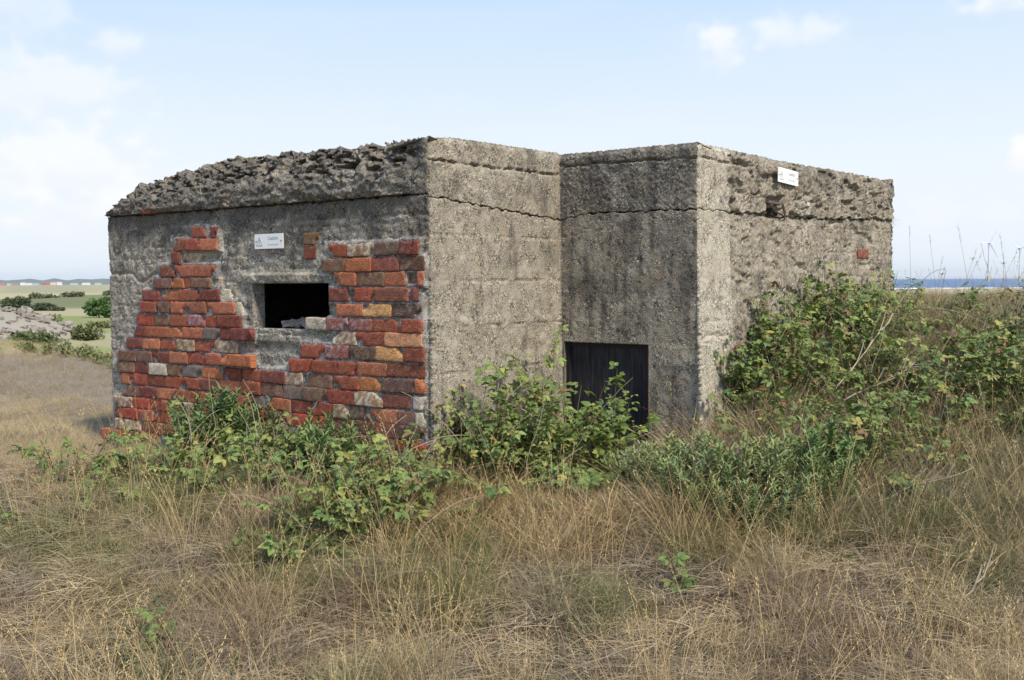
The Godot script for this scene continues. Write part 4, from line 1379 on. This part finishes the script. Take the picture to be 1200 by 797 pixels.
	# dead canes and sticks
	var dead := [
		["long bare pale branch slanting up the right bank", 0.0065, [Vector3(1.736, 0.885, -6.000), Vector3(1.937, 1.087, -6.100), Vector3(2.150, 1.302, -6.250)]],
		["forked bare branch beside the long slanting one", 0.006, [Vector3(1.776, 0.859, -5.900), Vector3(1.974, 0.935, -5.950), Vector3(2.105, 0.985, -6.000), Vector3(2.201, 1.046, -6.050)]],
		["bleached branch lying at the foot of the bank", 0.006, [Vector3(1.588, 0.463, -5.000), Vector3(1.876, 0.540, -5.100), Vector3(2.173, 0.605, -5.200)]],
		["short grey stick in the grass at lower right", 0.006, [Vector3(1.72, 0.24, -4.25), Vector3(1.79, 0.30, -4.25), Vector3(1.88, 0.385, -4.3)]],
		["thin straight dead stem crossing the blue green weeds", 0.003, [Vector3(1.005, 0.362, -4.900), Vector3(1.180, 0.501, -5.000), Vector3(1.333, 0.631, -5.100)]],
		["white arched cane over the left end of the corner bramble", 0.0035, [Vector3(-1.019, 0.452, -5.100), Vector3(-0.995, 0.547, -5.150), Vector3(-0.923, 0.606, -5.200), Vector3(-0.834, 0.618, -5.200)]],
		["pale upright cane within the corner bramble", 0.003, [Vector3(-0.787, 0.373, -4.900), Vector3(-0.735, 0.505, -5.000), Vector3(-0.662, 0.593, -5.050)]],
		["grey cane reaching from the corner bricks to the right", 0.004, [Vector3(-0.635, 0.565, -5.150), Vector3(-0.450, 0.726, -5.250), Vector3(-0.290, 0.763, -5.300), Vector3(-0.119, 0.763, -5.350)]],
		["pale cane arching down before the plain wall", 0.0032, [Vector3(-0.108, 0.905, -5.500), Vector3(0.060, 0.872, -5.400), Vector3(0.183, 0.753, -5.350), Vector3(0.201, 0.553, -5.300)]],
		["brown cane arching low below the plain wall", 0.003, [Vector3(-0.373, 0.493, -5.000), Vector3(-0.201, 0.639, -5.100), Vector3(-0.004, 0.661, -5.150)]],
		["dark stem sloping down the right side of the bank", 0.003, [Vector3(2.406, 0.97, -6.300), Vector3(2.585, 0.86, -6.200), Vector3(2.781, 0.74, -6.100)]],
		["pale dead stem at the foot of the side wall", 0.003, [Vector3(1.389, 0.836, -5.900), Vector3(1.475, 0.691, -5.700), Vector3(1.515, 0.553, -5.600)]],
		["dry straight straw lying on the left foreground grass", 0.004, [Vector3(-1.30, 0.33, -4.5), Vector3(-1.13, 0.345, -4.52), Vector3(-0.97, 0.35, -4.54)]],
		["bare stem leaning on the right side wall", 0.0032, [Vector3(1.358, 1.247, -6.300), Vector3(1.457, 1.059, -6.200), Vector3(1.505, 0.840, -6.000)]]]
	rng.seed = 31
	for q in dead:
		var b := Bag.new()
		var pts := PackedVector3Array()
		var base: Vector3 = q[2][0]
		var cv := Curve3D.new()
		for p in q[2]: cv.add_point(p)
		var L := cv.get_baked_length()
		for k in 9:
			var p := cv.sample_baked(L * k / 8.0, true) + Vector3(rng.randf_range(-0.008, 0.008), rng.randf_range(-0.008, 0.008), 0)
			p.y = maxf(p.y, ground(p.x, -p.z) + 0.02)
			pts.append(p - base)
		var tone := rng.randf_range(0.85, 1.15)
		var cc := Color(0.40 * tone, 0.335 * tone, 0.26 * tone)
		if q[0].begins_with("dark") or q[0].begins_with("brown"): cc = Color(0.20, 0.14, 0.10)
		b.tube(pts, q[1] * 0.75, q[1] * 0.35, 5, cc)
		var o := put("dead_branch", b.mesh(), M.cane)
		o.position = base
		tag(o, q[0], "branch", "dead canes and branches")
		if q[1] > 0.005:
			for k in 4:
				var t: int = 3 + k
				var d := (pts[t + 1] - pts[t]).normalized()
				var sd := Vector3(rng.randf_range(-0.6, 0.6), rng.randf_range(0.2, 1.0), rng.randf_range(-0.3, 0.5))
				var tw := Bag.new()
				var e := pts[t] + (d + sd).normalized() * rng.randf_range(0.07, 0.16)
				tw.tube(PackedVector3Array([pts[t], pts[t].lerp(e, 0.5) + Vector3(0.006, 0.01, 0), e]), q[1] * 0.5, q[1] * 0.22, 4, cc)
				put("twig", tw.mesh(), M.cane, o)
	# tall grass stalks on the bank, seen against sea and sky
	rng.seed = 88
	for k in 12:
		var Z := rng.randf_range(6.4, 7.6)
		var x := Z * lerpf(0.352, 0.468, (k + rng.randf() * 0.8) / 12.0)
		var base := on_ground(x, Z, -0.01)
		var b := Bag.new()
		var L := rng.randf_range(0.32, 0.56)
		var az := rng.randf_range(-0.5, 0.9)
		var pts := PackedVector3Array()
		for s in 6:
			var t := s / 5.0
			pts.append(Vector3(sin(az) * 0.32 * t + 0.14 * t * t * sin(az), 1.0 * t, 0.1 * t) * L)
		var cc := Color(0.25, 0.19, 0.12) * rng.randf_range(0.7, 1.4)
		b.tube(pts, 0.0016, 0.0008, 4, cc)
		seed_head(b, pts[5], (pts[5] - pts[4]).normalized(), rng.randf_range(0.05, 0.11), Color(0.13, 0.10, 0.07) * rng.randf_range(0.7, 1.8))
		if k % 4 == 1:
			for s in 7:
				var a := TAU * s / 7.0
				b.blade(pts[5], Vector3(cos(a), 0.5, sin(a)).normalized(), Vector3(-sin(a), 0, cos(a)), 0.035, 0.006, Vector3.ZERO, cc, 2)
		var o := put("grass_stalk", b.mesh(), M.plain)
		o.position = base
		tag(o, "tall dark grass stalk on the bank crest against sea and sky", "grass stalk", "grass stalks on the bank crest")
	var tuft := put("wall_tuft", tufts[1].duplicate(), mat(lin(0.46, 0.36, 0.20), 0.8, true))
	tuft.position = from_local(Vector3(XD - 0.02, 1.90, ZE + 0.02))
	tuft.rotation = Vector3(0.2, 0.4, -1.1)
	tuft.scale = Vector3(0.42, 0.42, 0.42)
	tag(tuft, "small dry grass tuft growing from the crack at the wall's far edge", "grass tuft")
	# scrap of white plastic caught in the bramble
	var v := PackedVector3Array()
	for i in 6:
		for j in 8:
			v.append(Vector3((i - 2.5) * 0.008 * (1.0 - 0.07 * j) + 0.012 * n1.get_noise_2d(j * 30.0, i * 5.0), 0.05 - j * 0.012, 0.012 * n1.get_noise_2d(i * 40.0, j * 26.0) + 0.006 * (i % 2)))
	var lit := put("plastic_scrap", grid(v, null, null, 6, 8), mat(lin(0.72, 0.72, 0.72), 0.5))
	lit.position = Vector3(-0.455, 0.46, -4.86)
	tag(lit, "crumpled scrap of white plastic caught below the corner bramble", "litter")

# ---------------------------------------------------------------- things far off
func bush(label: String, at: Vector3, r: Vector3, tone: Color, leaf: float, count: int, sd: int, group := ""):
	var o := thing("bush", at, label, "bush", group)
	rng.seed = sd
	var b := Bag.new()
	for k in 5:
		var a := rng.randf() * TAU
		b.tube(PackedVector3Array([Vector3.ZERO, Vector3(cos(a) * r.x * 0.3, r.y * 0.7, sin(a) * r.z * 0.3), Vector3(cos(a) * r.x * 0.6, r.y * 1.3, sin(a) * r.z * 0.6)]), r.y * 0.05, r.y * 0.015, 4, Color(0.12, 0.1, 0.07))
	put("stems", b.mesh(), M.plain, o)
	var pl := []
	var co := []
	var lobes := []
	for k in 9:
		var a := rng.randf() * TAU
		lobes.append([Vector3(cos(a) * r.x * rng.randf_range(0.2, 0.7), r.y * rng.randf_range(0.5, 1.35), sin(a) * r.z * rng.randf_range(0.2, 0.7)), rng.randf_range(0.35, 0.6)])
	for k in count:
		var q: Array = lobes[k % lobes.size()]
		var d := Vector3(rng.randfn(), rng.randfn(), rng.randfn()).normalized()
		var p: Vector3 = q[0] + d * r * q[1] * pow(rng.randf(), 0.33)
		if p.y < 0.0: p.y = -p.y * 0.4
		var f := (d + Vector3(rng.randf_range(-0.6, 0.6), rng.randf_range(-0.5, 0.5), rng.randf_range(-0.6, 0.6))).normalized()
		pl.append(Transform3D(leaf_basis(f, (Vector3.UP * 0.7 + d + Vector3(rng.randf() * 0.3, 0, 0.1)).normalized(), leaf / 0.06 * rng.randf_range(0.6, 1.3)), p))
		var t := rng.randf_range(0.7, 1.35)
		co.append(Color(tone.r * t, tone.g * t, tone.b * t))
	multi("foliage", leaf3, M.leaf, pl, co, o)

func build_far():
	# rubble heap
	rng.seed = 91
	for k in 110:
		var t := rng.randf()
		var x := lerpf(-17.4, -13.5, t)
		var Z := 35.0 + rng.randf_range(-3.2, 2.2)
		var r := rng.randf_range(0.05, 0.15) * lerpf(1.2, 0.8, t)
		if k % 16 == 0: r *= 1.35
		var sh := Vector3(r * rng.randf_range(0.9, 1.5), r * rng.randf_range(0.5, 0.9), r * rng.randf_range(0.8, 1.2))
		var yaw := rng.randf() * TAU
		var roll := rng.randf_range(-0.4, 0.4)
		var keep := rng.state
		var o := put("boulder", rock_mesh(sh, 700 + k), M.plain)
		rng.state = keep
		o.position = on_ground(x, Z, r * 0.25)
		o.rotation = Vector3(roll, yaw, roll * 0.5)
		tag(o, "grey concrete lump on the rubble heap's %s, towards its %s" % ["near foot" if Z < 34.2 else ("crown" if Z < 36.0 else "far side"), "left end" if t < 0.35 else ("middle" if t < 0.7 else "right tail")], "boulder", "rubble heap on the far field")
	bush("dull olive bush in front of the rubble heap", on_ground(-12.3, 28.5, -0.1), Vector3(0.62, 0.28, 0.4), Color(0.105, 0.13, 0.055), 0.07, 1500, 801)
	bush("round bright green bush beside the wall edge", on_ground(-33.4, 90.0, -0.1), Vector3(1.35, 1.0, 1.2), Color(0.085, 0.16, 0.045), 0.17, 2200, 802)
	bush("dark hedge bush on the far field behind the rubble", on_ground(-67.0, 150.0, -0.1), Vector3(2.2, 1.1, 1.2), Color(0.075, 0.105, 0.05), 0.26, 1500, 803)
	bush("lower dark end of the far hedge", on_ground(-62.8, 150.0, -0.1), Vector3(2.6, 0.6, 1.2), Color(0.085, 0.11, 0.055), 0.26, 1100, 804)
	bush("pale olive bush behind the end of the rubble", on_ground(-21.6, 52.0, -0.1), Vector3(0.55, 0.42, 0.5), Color(0.15, 0.17, 0.075), 0.10, 700, 805)
	bush("small olive bush right of the rubble tail", on_ground(-13.0, 34.0, -0.1), Vector3(0.42, 0.28, 0.4), Color(0.13, 0.15, 0.065), 0.08, 600, 806)
	bush("low scrub on the right of the pale olive bush", on_ground(-19.3, 52.0, -0.1), Vector3(0.6, 0.22, 0.4), Color(0.20, 0.19, 0.09), 0.10, 500, 807)
	rng.seed = 12
	for k in 9:                                          # scrub on the dark slope in the distance
		var x := lerpf(-150.0, -98.0, rng.randf())
		var Z := rng.randf_range(255.0, 330.0)
		var st := rng.state
		bush("dark low scrub bush on the distant slope", on_ground(x, Z, -0.2), Vector3(rng.randf_range(1.6, 3.4), rng.randf_range(0.5, 0.9), 1.6), Color(0.12, 0.14, 0.07), 0.5, 260, 820 + k, "scrub on the distant slope")
		rng.seed = 12 + k * 31
	rng.seed = 15
	var spots := [[-8.3, 17.6, 0.18, 0.16], [-7.9, 17.9, 0.16, 0.20], [-7.35, 16.9, 0.14, 0.24], [-6.95, 16.6, 0.18, 0.34], [-6.55, 16.2, 0.20, 0.36], [-6.15, 15.8, 0.18, 0.30], [-5.8, 15.2, 0.20, 0.30], [-5.45, 14.7, 0.18, 0.28], [-5.15, 14.2, 0.22, 0.26], [-4.8, 13.6, 0.2, 0.22]]
	var what := ["first scrub shoot from the left on the turf crest", "second scrub shoot from the left on the turf crest", "third scrub shoot from the left on the turf crest", "fourth scrub shoot from the left, below the olive bush", "tallest scrub shoot in the middle of the turf crest", "scrub shoot just right of the tallest one on the crest", "seventh scrub shoot from the left on the turf crest", "eighth scrub shoot from the left on the turf crest", "scrub shoot next to last before the pillbox wall", "scrub shoot closest to the pillbox wall on the crest"]
	for k in spots.size():
		var s: Array = spots[k]
		bush(what[k], on_ground(s[0], s[1], -0.05), Vector3(s[2] * 0.9, s[3] * 0.5, s[2] * 0.9), Color(0.15, 0.165, 0.06), 0.026, 210, 850 + k, "scrub along the turf crest")
	# far town
	var town := [[4, 8, 9, Color(0.42, 0.16, 0.11), "red brick block at the left end of the far town"], [12, 5, 7, Color(0.55, 0.5, 0.48), "pale grey block in the far town beside the red one"], [19, 7, 8, Color(0.40, 0.2, 0.16), "dull red roofed row in the far town"],
		[28, 5, 12, Color(0.75, 0.76, 0.78), "tall white block in the far town"], [35, 8, 9, Color(0.72, 0.72, 0.73), "long white block in the far town"], [44, 6, 8, Color(0.42, 0.46, 0.52), "blue grey shed in the far town"],
		[52.5, 4, 14, Color(0.36, 0.13, 0.10), "dark red gabled building in the far town"], [57.5, 5, 15, Color(0.40, 0.14, 0.11), "taller dark red gabled building in the far town"], [64, 7, 12, Color(0.70, 0.52, 0.46), "pink fronted building in the far town"],
		[71, 5, 13, Color(0.76, 0.76, 0.76), "white tower block right of the red gables"], [88, 8, 7, Color(0.5, 0.5, 0.5), "grey shed on the town's right side"], [102, 9, 8, Color(0.74, 0.74, 0.73), "long low white building near the pillbox edge"], [116, 7, 7, Color(0.50, 0.52, 0.44), "olive shed nearest the pillbox edge"]]
	for q in town:
		var Z := 6000.0
		var x: float = (q[0] - 600.0) / 1300.0 * Z
		var w: float = q[1] / 1300.0 * Z
		var h: float = q[2] * 1.0 + 1.0
		var o := thing("far_building", Vector3(x, -5.0, -Z), q[4], "building", "buildings of the far town")
		var b := Bag.new()
		b.box(Vector3(-w / 2, -3, -8), Vector3(w / 2, h, 8), q[3])
		put("wall", b.mesh(), M.plain, o)
		b = Bag.new()
		var rc: Color = q[3].lerp(Color(0.25, 0.16, 0.14), 0.5)
		b.quad(Vector3(-w / 2 - 0.5, h, 8.5), Vector3(w / 2 + 0.5, h, 8.5), Vector3(w / 2, h + 3.5, 0), Vector3(-w / 2, h + 3.5, 0), rc)
		b.quad(Vector3(-w / 2 - 0.5, h, -8.5), Vector3(-w / 2, h + 3.5, 0), Vector3(w / 2, h + 3.5, 0), Vector3(w / 2 + 0.5, h, -8.5), rc)
		b.tri(Vector3(-w / 2, h, 8), Vector3(-w / 2, h + 3.5, 0), Vector3(-w / 2, h, -8), q[3])
		b.tri(Vector3(w / 2, h, 8), Vector3(w / 2, h, -8), Vector3(w / 2, h + 3.5, 0), q[3])
		put("roof", b.mesh(), M.plain, o)
	# wind turbines out at sea
	turbine(Vector3(1073.0, -5.0, -2500.0), 84.0, [3.05, 1.05, -1.05], "slender wind turbine standing out at sea")
	turbine(Vector3(1143.0, -5.0, -2500.0), 71.0, [2.53, 0.43, -1.66], "second wind turbine at the right edge, partly behind twigs")

func turbine(at: Vector3, hub: float, angles: Array, label: String):
	var o := thing("wind_turbine", at, label, "wind turbine")
	var c := Color(0.66, 0.68, 0.70)
	var b := Bag.new()
	b.tube(PackedVector3Array([Vector3(0, 11, 0), Vector3(0, hub * 0.5, 0), Vector3(0, hub, 0)]), 1.9, 1.2, 10, c)
	put("tower", b.mesh(), M.plain, o)
	b = Bag.new()
	b.tube(PackedVector3Array([Vector3(0, -6, 0), Vector3(0, 5, 0), Vector3(0, 11, 0)]), 2.8, 2.6, 10, Color(0.62, 0.46, 0.18))
	put("foundation", b.mesh(), M.plain, o)
	b = Bag.new()
	b.box(Vector3(-1.8, hub - 0.6, -6), Vector3(1.8, hub + 3.2, 3), c)
	put("nacelle", b.mesh(), M.plain, o)
	b = Bag.new()
	b.tube(PackedVector3Array([Vector3(0, hub + 1.3, 3), Vector3(0, hub + 1.3, 4.2), Vector3(0, hub + 1.3, 5.4)]), 1.7, 0.6, 8, c)
	put("hub", b.mesh(), M.plain, o)
	for a in angles:
		b = Bag.new()
		var d := Vector3(cos(a), sin(a), 0)
		var s := Vector3(-sin(a), cos(a), 0.35).normalized()
		var p := Vector3(0, hub + 1.3, 4.2)
		var n := Vector3(0, 0, 0.35)
		var st := [[0.0, 0.8], [5.0, 1.3], [18.0, 0.85], [37.0, 0.3]]
		for k in 3:
			var p0: Vector3 = p + d * st[k][0]
			var p1: Vector3 = p + d * st[k + 1][0]
			b.quad(p0 - s * st[k][1] + n, p1 - s * st[k + 1][1] + n, p1 + s * st[k + 1][1] + n, p0 + s * st[k][1] + n, c)
			b.quad(p0 - s * st[k][1] - n, p0 + s * st[k][1] - n, p1 + s * st[k + 1][1] - n, p1 - s * st[k + 1][1] - n, c)
			b.quad(p0 + s * st[k][1] + n, p1 + s * st[k + 1][1] + n, p1 + s * st[k + 1][1] - n, p0 + s * st[k][1] - n, c)
			b.quad(p0 - s * st[k][1] + n, p0 - s * st[k][1] - n, p1 - s * st[k + 1][1] - n, p1 - s * st[k + 1][1] + n, c)
		put("blade", b.mesh(), M.plain, o)

# ---------------------------------------------------------------- sky
func make_sky() -> Sky:
	var w := 2048
	var h := 1024
	var im := Image.create_empty(w, h, false, Image.FORMAT_RGBF)
	var cl := FastNoiseLite.new()
	cl.seed = 44
	cl.frequency = 1.0
	cl.fractal_octaves = 5
	cl.fractal_gain = 0.55
	# banks of cloud: [azimuth, elevation, half width, half height, strength], degrees
	var banks := [[-23.0, 9.3, 4.5, 1.4, 0.5], [-21.5, 5.5, 5.5, 2.2, 0.62], [-19.5, 3.4, 5.0, 1.4, 0.55], [-19.2, 11.3, 1.3, 0.6, 0.45], [-23.5, 12.6, 2.6, 1.0, 0.35], [10.7, 11.7, 1.5, 1.1, 0.7], [14.4, 11.9, 2.2, 0.9, 0.5], [24.5, 5.9, 0.8, 0.75, 0.95], [24.5, 12.9, 2.0, 0.8, 0.35], [22.0, 3.0, 4.0, 1.0, 0.25]]
	for k in 70:                                        # more of the same fair-weather cloud all round the sky
		rng.seed = 6000 + k
		var az := rng.randf_range(30.0, 330.0)
		banks.append([az if az < 180.0 else az - 360.0, rng.randf_range(3.0, 55.0), rng.randf_range(2.5, 9.0), rng.randf_range(1.0, 3.5), rng.randf_range(0.4, 0.9)])
	for j in h:
		var el := 90.0 - 180.0 * (j + 0.5) / h
		var y := sin(deg_to_rad(maxf(el, 0.0)))
		var hz := Color(0.69, 0.745, 0.79)
		var mid := Color(0.40, 0.565, 0.79)
		var ze := Color(0.20, 0.37, 0.70)
		var base := hz.lerp(mid, sm(0.05, 0.33, y)).lerp(ze, sm(0.24, 0.95, y))
		base = base.lerp(Color(0.69, 0.74, 0.79), 0.6 * sm(0.12, 0.0, y))
		if el <= 0.0:
			for i in w: im.set_pixel(i, j, Color(0.42, 0.42, 0.38))
			continue
		var here := []
		for q in banks:
			if absf(el - q[1]) < q[3] * 2.2: here.append(q)
		for i in w:
			var az := wrapf((i + 0.5) / w * 360.0, -180.0, 180.0)
			var c := base
			var d := Vector3(sin(deg_to_rad(az)) * cos(deg_to_rad(el)), y * 1.6, -cos(deg_to_rad(az)) * cos(deg_to_rad(el)))
			var veil := clampf(0.10 + 0.5 * cl.get_noise_3d(d.x * 3.0, d.y * 9.0, d.z * 3.0), 0.0, 1.0) * 0.35
			c = c.lerp(Color(0.74, 0.765, 0.80), veil)
			for q in here:
				var dx: float = wrapf(az - q[0], -180.0, 180.0) / q[2]
				if absf(dx) > 2.2: continue
				var dy: float = (el - q[1]) / q[3]
				var e := 1.0 - sqrt(dx * dx + dy * dy * (1.0 if dy > 0.0 else 0.6)) * 0.8
				var nn := cl.get_noise_3d(d.x * 22.0, d.y * 22.0, d.z * 22.0) + 0.5 * cl.get_noise_3d(d.x * 70.0, d.y * 70.0, d.z * 70.0)
				var m: float = sm(0.05, 0.75, e + 0.75 * nn) * q[4]
				c = c.lerp(Color(0.80, 0.80, 0.80).lerp(Color(0.66, 0.69, 0.75), clampf(-dy * 0.5 + 0.2 - nn * 0.6, 0.0, 0.8)), clampf(m, 0.0, 1.0))
			im.set_pixel(i, j, c)
	var sm_ := PanoramaSkyMaterial.new()
	sm_.panorama = ImageTexture.create_from_image(im)
	var s := Sky.new()
	s.sky_material = sm_
	return s

func setup_view():
	var cam := Camera3D.new()
	cam.name = "camera"
	cam.fov = rad_to_deg(2.0 * atan(398.5 / 1300.0))
	cam.near = 0.05
	cam.far = 40000.0
	add_child(cam)
	cam.position = Vector3(0, 1.5, 0)
	cam.rotation = Vector3(-atan(69.0 / 1300.0), 0, -atan(0.0062))
	cam.current = true
	var env := Environment.new()
	env.background_mode = Environment.BG_SKY
	env.sky = make_sky()
	env.tonemap_mode = Environment.TONE_MAPPER_LINEAR
	env.tonemap_exposure = 1.3
	env.sdfgi_enabled = true
	env.ssao_enabled = true
	env.ssil_enabled = true
	env.fog_enabled = true
	env.fog_density = 0.00004
	env.fog_light_color = Color(0.88, 0.93, 1.0)
	var we := WorldEnvironment.new()
	we.name = "environment"
	we.environment = env
	add_child(we)
	var sun := DirectionalLight3D.new()
	sun.name = "sun"
	sun.light_energy = 1.25
	sun.light_angular_distance = 9.0
	sun.light_color = Color(1.0, 0.95, 0.86)
	sun.shadow_enabled = true
	add_child(sun)
	var to_sun := Vector3(0.58, 1.10, 0.80)           # towards the sun: high, right of and behind the camera
	sun.look_at_from_position(to_sun * 10.0, Vector3.ZERO)

func _ready():
	for n in [[n1, 101, 2], [n2, 202, 3], [n3, 303, 3]]:
		n[0].seed = n[1]
		n[0].frequency = 0.1
		n[0].fractal_octaves = n[2]
	setup_view()
	build_materials()
	build_ground()
	build_pillbox()
	build_sign(Vector3(-1.208, 1.732, 0.016), 0.0, deg_to_rad(0.0), Vector2(0.246, 0.083), "white caution sign above the embrasure on the brick wall")
	build_sign(Vector3(XD + 0.020, 2.108, -2.148), PI / 2, deg_to_rad(-2.5), Vector2(0.275, 0.086), "white caution sign high on the right side wall")
	for k in 3:
		var o := put("loose_stone", rock_mesh([Vector3(0.05, 0.022, 0.03), Vector3(0.035, 0.026, 0.03), Vector3(0.075, 0.022, 0.035)][k], 50 + k), M.plain)
		o.position = from_local(Vector3([-1.19, -1.12, -1.04][k], 1.266, [-0.12, -0.10, -0.11][k]))
		o.rotation = Vector3(0, -TH + [0.2, 0.6, -0.2][k], [0.1, -0.2, -0.3][k])
		tag(o, ["flat grey stone lying at the left in the embrasure", "small pale stone in the middle of the embrasure", "longest stone slanting at the right in the embrasure"][k], "stone", "stones lying in the embrasure")
	build_plant_meshes()
	build_far()
	build_grass()
	build_plants()
